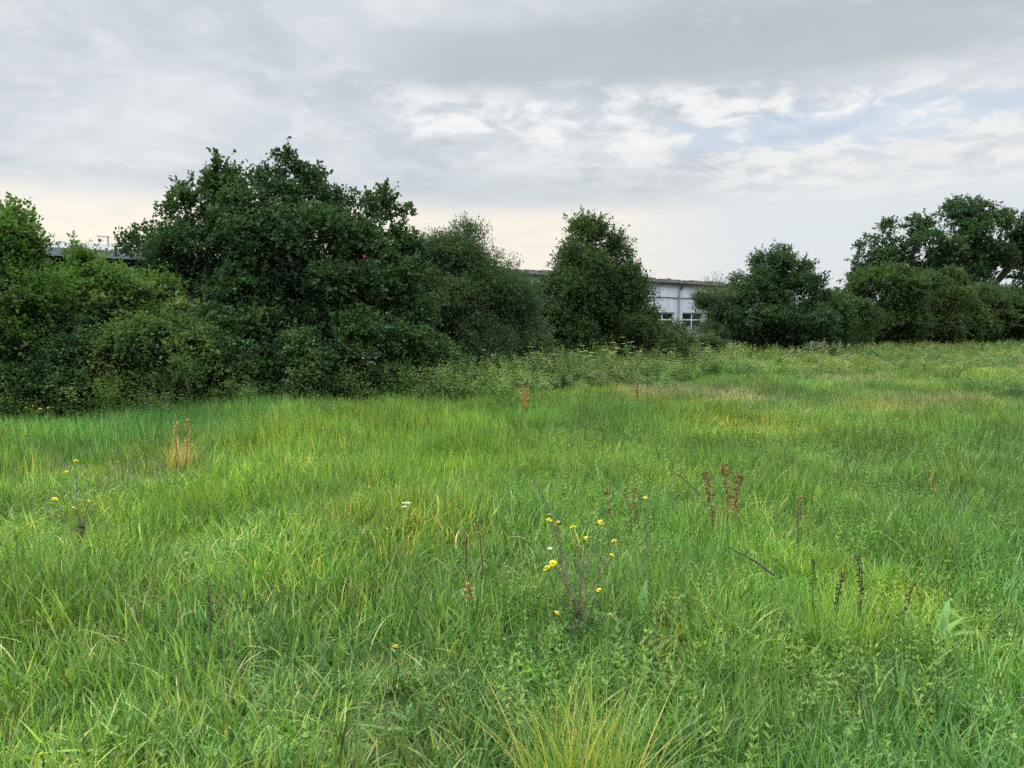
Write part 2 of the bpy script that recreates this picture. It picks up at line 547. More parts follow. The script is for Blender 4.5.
def white_building():
    P, e, nrm = wall_frame((0.1, 33.6), (0.733, 0.680))
    t = thing('industrial_building', 'low white painted flat roofed industrial building behind the hedge with black gutter', 'building', P(8, -5, 0))
    o0 = np.array(t.location)
    up = (0, 0, 1)

    def bx(b, s0, s1, o_a, o_b, z0, z1):
        b.box(P((s0 + s1) / 2, (o_a + o_b) / 2, (z0 + z1) / 2) - o0, (s1 - s0, abs(o_b - o_a), z1 - z0), e, nrm, up)
    S0, S1 = -4.0, 20.0
    wins = [(-1.2 + 2.75 * k, 0.8 + 2.75 * k) for k in range(8)]
    b = MB()                                   # wall with real window openings
    bx(b, S0, S1, 0, -0.3, 2.22, 3.62)
    bx(b, S0, S1, 0, -0.3, -0.2, 0.95)
    prev = S0
    for a, c_ in wins:
        bx(b, prev, a, 0, -0.3, 0.95, 2.22)
        prev = c_
    bx(b, prev, S1, 0, -0.3, 0.95, 2.22)
    bx(b, S0, S0 + .3, -0.303, -10, -0.2, 3.62)
    bx(b, S1 - .3, S1, -0.303, -10, -0.2, 3.62)
    bx(b, S0, S1, -10, -10.3, -0.2, 3.62)
    b.obj('wall', M['white_wall'], t)
    b = MB()
    bx(b, S0 - .25, S1 + .25, 0.14, -10.6, 3.80, 3.93)
    rf = b.obj('roof', M['roof_edge'], t)
    b = MB()
    x = S0 - 0.25
    while x < S1:                               # broken felt and moss along the verge
        w = rnd(.25, .8)
        bx(b, x, x + w, 0.14 + rnd(0.0, .03), 0.0, 3.932, 3.932 + rnd(.01, .09))
        x += w + rnd(0, .25)
    b.obj('coping', M['roof_edge'], rf)
    b = MB()
    bx(b, S0 - .1, S1 + .1, 0.06, 0.002, 3.625, 3.80)
    b.obj('fascia', M['white_wall'], t)
    b = MB()
    bx(b, S0 - .2, S1 + .2, 0.16, 0.063, 3.69, 3.795)
    b.obj('gutter', M['black_gutter'], t)
    for sp in (3.0, 12.15):
        b = MB()
        pts = [P(sp + .25, .12, 3.69), P(sp + .22, .12, 3.56), P(sp, .09, 3.40), P(sp, .08, 3.2), P(sp, .08, 1.7), P(sp, .08, 0.1)]
        b.tube(np.array(pts) - o0, 0.045, 8)
        b.obj('downpipe', M['grey_pipe'], t, True)
        b2 = MB()
        b2.tube(np.array([P(sp + .25, .12, 3.70), P(sp + .22, .12, 3.56), P(sp + .02, .10, 3.42)]) - o0, 0.06, 8)
        b2.obj('gutter_outlet', M['black_gutter'], t, True)
    b = MB()
    n_ = 24
    pts = [P(S0 + (S1 - S0) * i / n_, .03, 3.02 - 0.03 * math.sin(i * 1.7) ** 2) for i in range(n_ + 1)]
    b.tube(np.array(pts) - o0, 0.018, 5)
    b.obj('cable', M['black_gutter'], t)
    for a, c_ in wins:
        fr = MB()
        for z in (0.95, 1.80, 2.16):
            bx(fr, a, c_, -.08, -.15, z, z + .06)
        m_ = (a + c_) / 2
        for q0 in (a, m_ - .035, c_ - .07):
            bx(fr, q0, q0 + .07, -.083, -.147, 1.01, 1.798)
            bx(fr, q0, q0 + .07, -.083, -.147, 1.862, 2.158)
        w = fr.obj('window', M['white_pvc'], t)
        gl = MB()
        bx(gl, a + .02, c_ - .02, -.11, -.12, 1.0, 2.18)
        gl.obj('pane', M['glass'], w)
        si = MB()
        bx(si, a - .06, c_ + .06, .06, -.08, .90, .948)
        si.obj('sill', M['white_pvc'], w)


white_building()


def navy_building():
    P, e, nrm = wall_frame((-13.3, 22.6), (0.79, 0.61))
    t = thing('workshop_building', 'dark navy walled low building with pale sheet roof and grey fascia behind the trees', 'building', P(4, -4, 0))
    o0 = np.array(t.location)
    up = np.array([0, 0, 1.0])

    def bx(b, s0, s1, o_a, o_b, z0, z1):
        b.box(P((s0 + s1) / 2, (o_a + o_b) / 2, (z0 + z1) / 2) - o0, (s1 - s0, abs(o_b - o_a), z1 - z0), e, nrm, up)
    S0, S1 = -9.0, 7.4
    b = MB()
    bx(b, S0, S1, 0, -8, -0.2, 3.44)
    b.obj('wall', M['navy_wall'], t)
    b = MB()
    bx(b, S0 - .2, S1 + .2, .35, -.1, 3.56, 3.74)
    b.obj('fascia', M['grey_fascia'], t)
    b = MB()
    bx(b, S0, S1, .12, -8, 3.443, 3.558)
    b.obj('soffit', M['black_gutter'], t)
    b = MB()                                    # low pitched roof: ridge along the building, with a dark joint at the eaves
    r0, rm, r1 = .30, -4.0, -8.4
    z0, zm = 3.80, 4.38
    V = []
    for s_ in (S0 - .2, S1 + .2):
        for o_, z in ((r0, z0), (rm, zm), (r1, z0), (r1, z0 - .08), (rm, zm - .12), (r0, z0 - .055)):
            V.append(P(s_, o_, z) - o0)
    b.add(V, [(0, 6, 7, 1), (1, 7, 8, 2), (2, 8, 9, 3), (3, 9, 10, 4), (4, 10, 11, 5), (5, 11, 6, 0)])
    b.add(V, [(0, 1, 4, 5), (1, 2, 3, 4), (6, 11, 10, 7), (7, 10, 9, 8)])
    b.obj('roof', M['pale_roof'], t)
    # aerial on the roof
    base = at(108.5, 250, 25.2)
    top = at(108.5, 237, 25.2)
    t2 = thing('roof_aerial', 'thin metal television aerial standing on the pale sheet roof', 'aerial', (base[0], base[1], base[2] - .15))
    o0 = np.array(t2.location)
    b = MB()
    b.tube([(0, 0, 0), (0, 0, top[2] - o0[2] + .03)], 0.022, 6)
    b.obj('mast', M['aerial'], t2)
    b = MB()
    h = top[2] - o0[2]
    b.tube([(.06, 0, h - .01), (-.34, -.04, h + .03)], 0.014, 5)
    for k in range(6):
        c_ = np.array([.03 - .065 * k, -.01 * k, h + .008 * k])
        b.tube([c_ + (0.02, -.12, 0), c_ + (-.02, .12, 0)], .006, 4)
    b.obj('boom', M['aerial'], t2)


navy_building()


def brick_house():
    c_ = at(366, 268, 52)
    t = thing('brick_house', 'red brick house glimpsed through the crown of the tallest near tree', 'house', (c_[0], c_[1], 0))
    b = MB()
    b.box((0, 0, 2.4), (5.0, 7.0, 5.0))
    b.obj('wall', M['brick'], t)
    b = MB()
    V = [(-2.8, -3.7, 4.75), (0, -3.7, 6.6), (2.8, -3.7, 4.75), (-2.8, 3.7, 4.75), (0, 3.7, 6.6), (2.8, 3.7, 4.75), (-2.5, -3.5, 4.905), (2.5, -3.5, 4.905), (0, -3.5, 6.45)]
    b.add(V[:6], [(0, 1, 4, 3), (1, 2, 5, 4)])
    r_ = b.obj('roof', M['tiles'], t)
    b = MB()
    b.add(V[6:], [(0, 1, 2)])
    b.obj('gable', M['brick'], t)
    b = MB()
    b.box((-.9, .8, 6.6), (.6, .6, 1.6))
    b.obj('chimney', M['brick'], r_)
    b = MB()
    b.box((-.6, -3.52, 3.7), (1.1, .06, 1.2))
    w = b.obj('window', M['white_pvc'], t)
    b = MB()
    b.box((-.6, -3.56, 3.7), (.95, .02, 1.05))
    b.obj('pane', M['glass'], w)


M['brick'] = mat_plain('red_brick', (.26, .105, .075), 0.85, 0.35, 5, 0.2)
M['tiles'] = mat_plain('brown_roof_tiles', (.13, .075, .055), 0.85, 0.3, 3, 0.2)
brick_house()


def palisade():
    P, e, nrm = wall_frame((0.1, 33.6), (0.733, 0.680))
    t = thing('palisade_fence', 'grey steel palisade fence in front of the white building', 'fence', P(12, 1.7, 0))
    o0 = np.array(t.location)
    b = MB()
    s_ = 8.0
    while s_ < 17:
        b.box(P(s_, 1.70, .72) - o0, (.07, .008, 1.4), e, nrm, (0, 0, 1))
        b.add([P(s_ - .035, 1.70, 1.42) - o0, P(s_ + .035, 1.70, 1.42) - o0, P(s_, 1.70, 1.52) - o0], [(0, 1, 2)])
        s_ += .155
    b.obj('pale_slats', M['galv'], t)
    for z in (.3, 1.2):
        b = MB()
        b.box(P(12.5, 1.67, z) - o0, (9.2, .045, .045), e, nrm, (0, 0, 1))
        b.obj('rail', M['galv'], t)
    for k in range(4):
        b = MB()
        b.box(P(8.1 + 2.9 * k, 1.62, .75) - o0, (.09, .05, 1.5), e, nrm, (0, 0, 1))
        b.obj('post', M['galv'], t)


palisade()

# ------------------------------------------------------------------ trees and shrubs
def blob_dirs(n):
    return unit(RNG.normal(size=(n, 3)))


def tree(name, label, cat, base_px, depth, lobes, leaf, ratio, mat, dens=1.0, spray=0.35, per=12, shape='diamond', rc=.42, cover=1.0, fill=.25,
         shoots=0, shoot_len=0.7, droop=0.15, trunk_r=0.09, stems=1, group=None, hole=None, lift=0.3, flat=.75):
    """LOBES: (px, py, rx px, ry px, depth offset m) ellipsoids of the crown as they stand at DEPTH metres;
    each carries leaf clumps of about RC metres over its surface, with gaps between them"""
    reseed(label)
    bx_ = at(base_px, 340, depth)
    bz = float(gz(bx_[0], bx_[1]))
    t = thing(name, label, cat, (bx_[0], bx_[1], bz), group)
    o0 = np.array([bx_[0], bx_[1], bz])
    cr, tw = MB(), MB()
    C = np.array([at(l[0], l[1], depth + l[4]) for l in lobes])
    Rr = np.array([(np.array([l[2], 0.5 * (l[2] + l[3]), l[3]]) * (depth + l[4]) / F) for l in lobes])
    nl = len(lobes)

    def inside(p, skip=-1):
        dm = np.full(len(p), 9.0)
        for j in range(nl):
            if j != skip:
                dm = np.minimum(dm, (((p - C[j]) / Rr[j]) ** 2).sum(-1))
        return dm
    # clumps
    K, KO, KR, KL = [], [], [], []
    for i in range(nl):
        r = np.maximum(Rr[i] - rc * .75, Rr[i] * .5)
        area = 4 * math.pi * (((r[0] * r[1]) ** 1.6 + (r[0] * r[2]) ** 1.6 + (r[1] * r[2]) ** 1.6) / 3) ** (1 / 1.6)
        n = max(5, int(cover * area / (math.pi * rc * rc * .8)))
        s_ = blob_dirs(n)
        p = C[i] + s_ * r * rnd(.66, 1.06, n)[:, None]
        ok = (inside(p, i) > .55) & (p[:, 2] > gz(p[:, 0], p[:, 1]) + rc * .2) & ((s_[:, 1] < .55) | (RNG.random(n) < .5))
        K.append(p[ok]); KO.append(s_[ok]); KR.append(np.minimum(rc, .8 * Rr[i].min()) * rnd(.5, 1.3, ok.sum())); KL.append(np.full(ok.sum(), i))
    K, KO, KR, KL = (np.concatenate(x) for x in (K, KO, KR, KL))
    area_leaf = leaf * leaf * ratio * .55
    P_, D_, O_, L_, N_, B_ = [], [], [], [], [], []

    def emit(p, o_, d, L, c_, b_):
        P_.append(p); O_.append(o_); D_.append(d); L_.append(L); N_.append(c_); B_.append(b_)
    for p, o_, r in zip(K, KO, KR):
        n = max(4, int(dens * 1.1 * 4 * math.pi * r * r / (area_leaf * per)))
        s_ = unit(RNG.normal(size=(n, 3)) + .45 * o_ + np.array([0, 0, .3]))
        q_ = p + s_ * np.array([r, r, r * flat]) * (1 - .75 * RNG.random(n) ** 1.5)[:, None]
        d = unit(s_ * .8 + o_ * .4 + np.array([0, 0, lift]) + RNG.normal(size=s_.shape) * .4)
        emit(q_, s_, d, np.minimum(spray, r * 1.1) * rnd(.5, 1.3, n), np.maximum(3, (per * rnd(.5, 1.5, n)).astype(int)), np.full(n, rnd(0, 1)))
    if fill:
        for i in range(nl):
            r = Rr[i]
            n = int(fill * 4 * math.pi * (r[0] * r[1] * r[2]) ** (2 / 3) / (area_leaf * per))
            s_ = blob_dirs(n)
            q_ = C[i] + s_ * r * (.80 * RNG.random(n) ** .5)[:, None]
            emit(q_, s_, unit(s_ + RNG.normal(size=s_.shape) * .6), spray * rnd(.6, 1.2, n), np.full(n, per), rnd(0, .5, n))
    n_sh = 0
    if shoots:
        up_ = np.flatnonzero((KO[:, 2] > .0) & (inside(K + KO * rc * .8) > .9))
        if len(up_):
            w = (K[up_, 2] - K[:, 2].min() + .3) ** 1.5
            j = RNG.choice(up_, shoots, p=w / w.sum())
            s_ = unit(KO[j] + RNG.normal(size=(shoots, 3)) * .5)
            q_ = K[j] + s_ * KR[j][:, None] * .7
            d = unit(s_ * .6 + np.array([0, 0, .75]) + RNG.normal(size=s_.shape) * .3)
            n_sh = shoots
            emit(q_, s_, d, shoot_len * rnd(.35, 1.15, shoots), np.maximum(6, (per * rnd(.7, 1.5, shoots)).astype(int)), rnd(.4, 1, shoots))
    P_, O_, D_, L_, N_, B_ = (np.concatenate(x) for x in (P_, O_, D_, L_, N_, B_))
    keep = P_[:, 2] > gz(P_[:, 0], P_[:, 1]) + .03
    if hole is not None:
        for (hx, hy, hr) in hole:
            dv = unit(at(hx, hy, depth) - np.array([0, 0, CAMZ]))
            rel = P_ - np.array([0, 0, CAMZ])
            off = np.linalg.norm(rel - (rel @ dv)[:, None] * dv, axis=-1)
            keep &= off > hr * depth / F * rnd(.8, 1.2, len(P_))
    sh_i = np.arange(len(P_)) >= len(P_) - n_sh
    P_, O_, D_, L_, N_, B_, sh_i = (x[keep] for x in (P_, O_, D_, L_, N_, B_, sh_i))
    ix = np.repeat(np.arange(len(P_)), N_)
    tt = rnd(.05, 1.05, len(ix))
    Ls = L_[ix]
    pos = P_[ix] + D_[ix] * (Ls * tt)[:, None]
    pos[:, 2] -= droop * Ls * tt ** 2
    wid = np.where(sh_i[ix], .05, .06 + .16 * np.minimum(Ls, .5)) * (1 - .5 * tt)
    pos += RNG.normal(size=pos.shape) * (wid * .55)[:, None]
    ax = unit(D_[ix] * .6 + RNG.normal(size=pos.shape) * .6)
    nm = unit(O_[ix] * .5 + np.array([0, 0, .6]) + RNG.normal(size=pos.shape) * .6)
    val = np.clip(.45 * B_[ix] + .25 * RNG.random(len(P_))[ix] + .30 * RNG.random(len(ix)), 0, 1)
    ok = pos[:, 2] > gz(pos[:, 0], pos[:, 1]) + .03
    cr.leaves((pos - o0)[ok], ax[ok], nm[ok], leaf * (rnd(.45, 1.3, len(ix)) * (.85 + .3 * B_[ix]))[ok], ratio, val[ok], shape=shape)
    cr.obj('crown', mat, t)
    pick = (RNG.random(len(P_)) < min(.4, 1200 / max(1, len(P_)))) | sh_i
    for p, d, L, s_ in zip(P_[pick], D_[pick], L_[pick], O_[pick]):
        a0 = p - s_ * .2 - np.array([0, 0, .05])
        tw.tube(np.array([a0, p, p + d * L * .95 - np.array([0, 0, droop * L * .9])]) - o0, [.011, .007, .003], 3)
    paths = {}
    for k in range(stems):
        foot = o0 + np.array([rnd(-.25, .25), rnd(-.25, .25), -.1]) * (stems > 1)
        foot[2] = bz - .12
        for i in range(k, nl, stems):
            c_ = C[i] * .92 + foot * .08
            fk = foot * .72 + c_ * .28
            fk[:2] = foot[:2] * .93 + c_[:2] * .07
            mid = foot * .42 + c_ * .58
            mid[:2] = foot[:2] * .60 + c_[:2] * .40
            g = np.array([foot, fk, mid + RNG.normal(size=3) * .1, c_])
            x5 = np.linspace(0, 3, 11)
            g = np.stack([np.interp(x5, np.arange(4), g[:, a_]) for a_ in range(3)], -1)
            g[1:-1] = (g[:-2] + 2 * g[1:-1] + g[2:]) / 4
            tw.tube(g - o0, trunk_r * np.linspace(1, .16, 11), 7)
            paths[i] = g
    for p, i, o_ in zip(K, KL, KO):
        if i in paths:
            g = paths[i]
            j = min(9, 6 + int(RNG.integers(0, 4)))
            m2 = (g[j] + p) / 2 + RNG.normal(size=3) * .06 + np.array([0, 0, .06])
            r0 = trunk_r * (1 - .84 * j / 10) * .5
            tw.tube(np.array([g[j], m2, p - o_ * rc * .3]) - o0, [r0, r0 * .7, r0 * .3], 4)
    tw.obj('trunk', M['bark'], t)
    return t, len(ix)


COUNT = []


def T(*a, **k):
    COUNT.append((a[0], tree(*a, **k)[1]))


# far to near
T('oak_tree', 'tall spreading oak tree with open crown and bare limbs beyond the far hedge', 'tree', 962, 53,
  [(868, 254, 15, 20, 0), (884, 234, 15, 15, .5), (880, 264, 22, 14, 0), (922, 227, 16, 16, 1), (905, 250, 14, 14, .5), (968, 212, 26, 15, 0), (985, 228, 26, 17, -1), (1014, 222, 22, 12, 0), (1040, 236, 26, 22, 0), (945, 246, 24, 15, -1.5),
   (985, 252, 36, 19, -.5), (1020, 250, 24, 17, 1), (962, 275, 30, 16, -1.5), (930, 280, 24, 12, 0), (862, 276, 16, 12, 0), (1050, 266, 30, 22, 1), (1080, 256, 34, 32, 0), (905, 282, 22, 12, 0), (1090, 290, 30, 22, 1), (978, 290, 24, 12, -2), (915, 260, 17, 14, 0), (928, 268, 20, 13, .6), (948, 262, 22, 14, -.6), (950, 292, 24, 10, -1.8), (1025, 278, 20, 8, -1)],
  .20, .62, M['oak_dark'], .9, .6, 14, rc=.72, cover=1.12, fill=.32, trunk_r=.30, lift=.25, hole=[(1003, 288, 8), (922, 258, 5), (936, 228, 6), (897, 262, 5), (1000, 236, 4)])
T('distant_tree', 'tiny rounded treetop far away in the gap beside the oak', 'tree', 838, 95, [(838, 300, 12, 13, 0), (826, 306, 14, 12, 2), (852, 305, 10, 12, 1)], .35, .7, M['field_green'], .8, .6, 10, trunk_r=.3)
T('hedge_shrub', 'bluish green hedge below the low oak limbs, last of the far hedge', 'shrub', 1010, 46,
  [(995, 312, 38, 30, 0), (1028, 315, 36, 28, .5), (1060, 312, 38, 32, 0), (1100, 310, 40, 34, 0)], .12, .7, M['field_green'], .9, .35, 12, shoots=24, shoot_len=.5, trunk_r=.08, stems=2)
T('hawthorn_bush', 'broad hawthorn with rusty olive tips beside the oak trunk', 'bush', 955, 44,
  [(925, 303, 40, 34, 0), (950, 300, 36, 32, -.6), (968, 314, 32, 32, .4), (905, 318, 34, 26, -.4), (950, 328, 46, 20, -1), (985, 322, 24, 26, .2)], .11, .75, M['olive'], .9, .35, 12, shoots=40, shoot_len=.5, droop=.3, trunk_r=.09, stems=2)
T('hawthorn_bush', 'dense dark hawthorn below the outermost oak limb', 'bush', 880, 42,
  [(870, 297, 24, 30, 0), (896, 296, 34, 30, -.5), (866, 320, 26, 26, .2), (902, 322, 34, 26, -.8), (880, 282, 18, 18, .5)], .11, .72, M['hawthorn'], .95, .35, 12, shoots=36, shoot_len=.55, droop=.25, trunk_r=.09, stems=2)
T('low_shrub', 'small olive brown shrub between the dark bush and the far hawthorns', 'shrub', 845, 37,
  [(842, 320, 24, 26, 0), (858, 328, 22, 20, -.3), (832, 332, 20, 18, -.5)], .09, .7, M['olive'], .9, .3, 11, shoots=16, shoot_len=.5, trunk_r=.05, stems=2)
T('elder_bush', 'dark rounded bush with a pointed leafy top beside the white building', 'bush', 775, 33.5,
  [(776, 258, 14, 16, 0), (774, 274, 26, 20, .2), (797, 280, 18, 18, .3), (758, 298, 32, 28, -.4), (798, 304, 36, 28, 0), (826, 318, 24, 22, .2), (746, 322, 34, 28, -.8), (795, 325, 40, 24, -1), (740, 306, 18, 22, 0), (842, 329, 16, 16, .3), (812, 294, 16, 14, .2), (764, 328, 28, 20, .6), (785, 322, 28, 22, .8)],
  .10, .7, M['oak_dark'], 1.0, .38, 12, fill=.5, shoots=70, shoot_len=.6, trunk_r=.09, stems=3)
T('willow_shrub', 'thin grey green shrub with feathery tips at the corner of the white building', 'shrub', 720, 32.5,
  [(715, 290, 13, 22, 0), (708, 314, 13, 20, 0), (724, 306, 16, 26, .3), (712, 334, 18, 16, -.2)], .075, .45, M['sallow'], .62, .4, 14, shoots=60, shoot_len=.75, trunk_r=.05, stems=3)
T('low_shrub', 'low olive shrub below the windows of the white building', 'shrub', 648, 27,
  [(634, 336, 32, 18, 0), (664, 335, 26, 16, .3), (612, 338, 30, 22, -.4), (686, 346, 16, 14, .2), (650, 350, 44, 16, -.6), (606, 330, 16, 20, .2), (672, 344, 26, 17, 0), (704, 344, 16, 14, .5)], .075, .65, M['olive'], .95, .26, 12, rc=.3, shoots=30, shoot_len=.3, trunk_r=.04, stems=3)
T('hawthorn_tree', 'hawthorn tree with narrow top and feathery sprigs standing clear in front of the white building', 'tree', 590, 26,
  [(588, 240, 15, 20, 0), (583, 254, 28, 24, 0), (612, 250, 22, 20, .2), (573, 272, 26, 24, -.2), (614, 272, 30, 24, .2), (566, 302, 36, 30, -.3), (616, 298, 36, 32, 0), (590, 328, 52, 28, -.6), (590, 285, 36, 30, -.7), (552, 324, 30, 30, -.4), (630, 320, 24, 28, 0), (540, 338, 24, 22, -.2), (566, 324, 26, 24, .4), (600, 320, 30, 26, .5), (546, 345, 26, 18, -.2), (600, 346, 46, 16, -.6)],
  .075, .72, M['hawthorn'], 1.0, .36, 13, fill=.55, shoots=190, shoot_len=.75, droop=.3, trunk_r=.11, stems=2)
T('sallow_bush', 'wide grey green sallow bush between the dark oak and the hawthorn', 'bush', 470, 21.5,
  [(452, 262, 38, 34, 0), (425, 268, 34, 36, .3), (486, 274, 30, 28, 0), (440, 305, 50, 44, -.4), (492, 312, 40, 40, -.3), (514, 330, 26, 32, 0), (400, 318, 40, 44, 0), (470, 345, 60, 32, -.9), (500, 300, 24, 26, .3), (512, 316, 22, 24, .2), (522, 334, 26, 26, -.2), (526, 348, 24, 22, -.5), (470, 246, 14, 15, .2), (432, 254, 26, 22, .1), (498, 272, 24, 24, .1), (514, 296, 20, 22, .2)],
  .065, .5, M['sallow'], .9, .36, 14, cover=1.25, fill=.55, shoots=130, shoot_len=.6, droop=.1, trunk_r=.08, stems=4)
T('young_oak_tree', 'big dark broadleaf tree with ragged top, tallest of the near hedge', 'tree', 275, 18.2,
  [(286, 166, 12, 20, 0), (283, 190, 30, 22, -.3), (312, 196, 22, 22, .2), (219, 177, 11, 16, 0), (229, 194, 22, 18, .2), (226, 216, 32, 26, -.4), (181, 202, 10, 13, .2), (194, 226, 26, 20, .2), (344, 208, 15, 17, 0), (383, 206, 12, 16, .2), (402, 224, 11, 20, .5), (370, 234, 28, 22, 0),
   (205, 252, 44, 28, -.4), (258, 240, 46, 34, -1.0), (312, 242, 48, 34, -.9), (362, 260, 42, 30, -.4), (146, 240, 22, 14, .2), (172, 274, 30, 26, -.2), (240, 288, 50, 24, -1.2), (330, 290, 54, 32, -1.1), (388, 285, 34, 36, -.2),
   (300, 320, 62, 34, -.9), (166, 207, 7, 7, .2), (405, 255, 14, 20, .4)],
  .088, .62, M['oak_dark'], .95, .34, 13, shape='oval', rc=.34, cover=1.1, fill=.2, shoots=190, shoot_len=.5, trunk_r=.11, hole=[(353, 268, 10), (276, 262, 5), (318, 258, 4), (190, 300, 15), (225, 302, 10)])
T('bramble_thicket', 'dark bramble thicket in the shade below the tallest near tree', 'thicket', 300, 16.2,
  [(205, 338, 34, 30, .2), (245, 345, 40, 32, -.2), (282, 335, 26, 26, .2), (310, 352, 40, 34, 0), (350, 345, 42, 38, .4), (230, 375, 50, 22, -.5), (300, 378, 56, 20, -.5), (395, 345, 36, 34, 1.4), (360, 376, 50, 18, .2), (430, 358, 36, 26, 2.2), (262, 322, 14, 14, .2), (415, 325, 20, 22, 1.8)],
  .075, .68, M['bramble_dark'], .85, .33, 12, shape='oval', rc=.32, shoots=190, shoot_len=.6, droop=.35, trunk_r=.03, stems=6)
T('dogwood_shrub', 'light green shrub below the roof aerial', 'shrub', 95, 16.0,
  [(88, 264, 22, 16, 0), (64, 291, 26, 20, -.2), (116, 288, 32, 24, 0), (95, 312, 48, 36, -.3), (134, 318, 38, 36, .2), (60, 316, 36, 36, 0), (150, 300, 22, 22, .3)],
  .075, .6, M['bright_leaf'], .8, .34, 12, shape='oval', shoots=36, shoot_len=.55, trunk_r=.05, stems=4)
T('field_maple_shrub', 'tall fresh green shrub cut by the edge of the picture', 'shrub', 0, 14.5,
  [(2, 236, 24, 26, 0), (15, 262, 22, 22, .2), (-30, 235, 44, 40, .3), (10, 285, 44, 38, -.2), (34, 300, 30, 28, .2), (-40, 290, 54, 54, 0), (15, 330, 54, 44, -.2), (-50, 340, 60, 60, 0), (-90, 280, 60, 70, .3)],
  .075, .62, M['bright_leaf'], .8, .34, 12, shape='oval', shoots=40, shoot_len=.5, trunk_r=.07, stems=4)
T('bramble_thicket', 'olive bramble mound with pale flower heads below the light green shrub', 'thicket', 120, 14.9,
  [(70, 338, 30, 28, 0), (100, 325, 28, 26, .2), (130, 345, 40, 32, 0), (160, 322, 24, 22, .4), (178, 345, 34, 32, .3), (110, 375, 46, 26, -.3), (165, 375, 44, 26, 0), (205, 365, 30, 28, .5), (70, 376, 40, 24, -.2), (140, 312, 14, 14, .5)],
  .065, .66, M['bramble'], .9, .32, 12, shape='oval', rc=.30, shoots=220, shoot_len=.6, droop=.35, trunk_r=.03, stems=6)
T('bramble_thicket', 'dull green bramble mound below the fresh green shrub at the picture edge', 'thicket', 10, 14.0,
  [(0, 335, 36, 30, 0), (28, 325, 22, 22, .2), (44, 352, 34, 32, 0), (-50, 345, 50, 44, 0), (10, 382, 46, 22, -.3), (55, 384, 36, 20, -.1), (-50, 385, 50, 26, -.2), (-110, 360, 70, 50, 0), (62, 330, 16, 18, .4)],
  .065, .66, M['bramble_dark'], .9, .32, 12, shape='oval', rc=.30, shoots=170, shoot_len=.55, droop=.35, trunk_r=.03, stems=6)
print('LEAVES', sum(n for _, n in COUNT), COUNT)

# ------------------------------------------------------------------ meadow: scattered tufts (uncountable)
def source(coll, name, b, mats):
    o = bpy.data.objects.new(name, b.mesh(name, mats, True))
    coll.objects.link(o)


def scatter(name, label, cat, pts, yaw, tilt, scl, idx, tint, coll):
    me = bpy.data.meshes.new(name)
    me.vertices.add(len(pts))
    me.vertices.foreach_set('co', np.asarray(pts, np.float32).ravel())

    def put(nm, kind, field, arr):
        a_ = me.attributes.new(nm, kind, 'POINT')
        a_.data.foreach_set(field, np.asarray(arr).ravel())
    rot = np.stack([tilt[:, 0], tilt[:, 1], yaw], -1).astype(np.float32)
    put('rot', 'FLOAT_VECTOR', 'vector', rot)
    put('scl', 'FLOAT_VECTOR', 'vector', scl.astype(np.float32))
    put('pick', 'INT', 'value', idx.astype(np.int32))
    put('tint', 'FLOAT_COLOR', 'color', np.concatenate([tint, np.ones((len(tint), 1))], 1).astype(np.float32))
    o = bpy.data.objects.new(name, me)
    COL.objects.link(o)
    tag(o, label, cat, kind='stuff')
    ng = bpy.data.node_groups.new(name, 'GeometryNodeTree')
    ng.interface.new_socket('Geometry', in_out='INPUT', socket_type='NodeSocketGeometry')
    ng.interface.new_socket('Geometry', in_out='OUTPUT', socket_type='NodeSocketGeometry')
    gi, go = ng.nodes.new('NodeGroupInput'), ng.nodes.new('NodeGroupOutput')
    ci = ng.nodes.new('GeometryNodeCollectionInfo')
    ci.inputs[0].default_value = coll
    ci.inputs['Separate Children'].default_value = True
    ci.inputs['Reset Children'].default_value = True
    iop = ng.nodes.new('GeometryNodeInstanceOnPoints')
    iop.inputs['Pick Instance'].default_value = True

    def na(nm, kind):
        x = ng.nodes.new('GeometryNodeInputNamedAttribute')
        x.data_type = kind
        x.inputs[0].default_value = nm
        return x.outputs[0]
    e2r = ng.nodes.new('FunctionNodeEulerToRotation')
    L = ng.links.new
    L(gi.outputs[0], iop.inputs['Points'])
    L(ci.outputs[0], iop.inputs['Instance'])
    L(na('pick', 'INT'), iop.inputs['Instance Index'])
    L(na('rot', 'FLOAT_VECTOR'), e2r.inputs[0])
    L(e2r.outputs[0], iop.inputs['Rotation'])
    L(na('scl', 'FLOAT_VECTOR'), iop.inputs['Scale'])
    L(iop.outputs[0], go.inputs[0])
    md = o.modifiers.new('scatter', 'NODES')
    md.node_group = ng
    return o


def disc(n, r):
    a, q_ = rnd(0, 2 * math.pi, n), r * np.sqrt(RNG.random(n))
    return np.stack([q_ * np.cos(a), q_ * np.sin(a), np.full(n, -.02)], -1)


reseed('grass')
COL_G = bpy.data.collections.new('grass_tufts')
NEAR_FINE, NEAR_MESS, NEAR_COARSE, FAR_FINE, FAR_MESS = range(0, 4), range(4, 8), range(8, 11), range(11, 15), range(15, 18)
k = 0


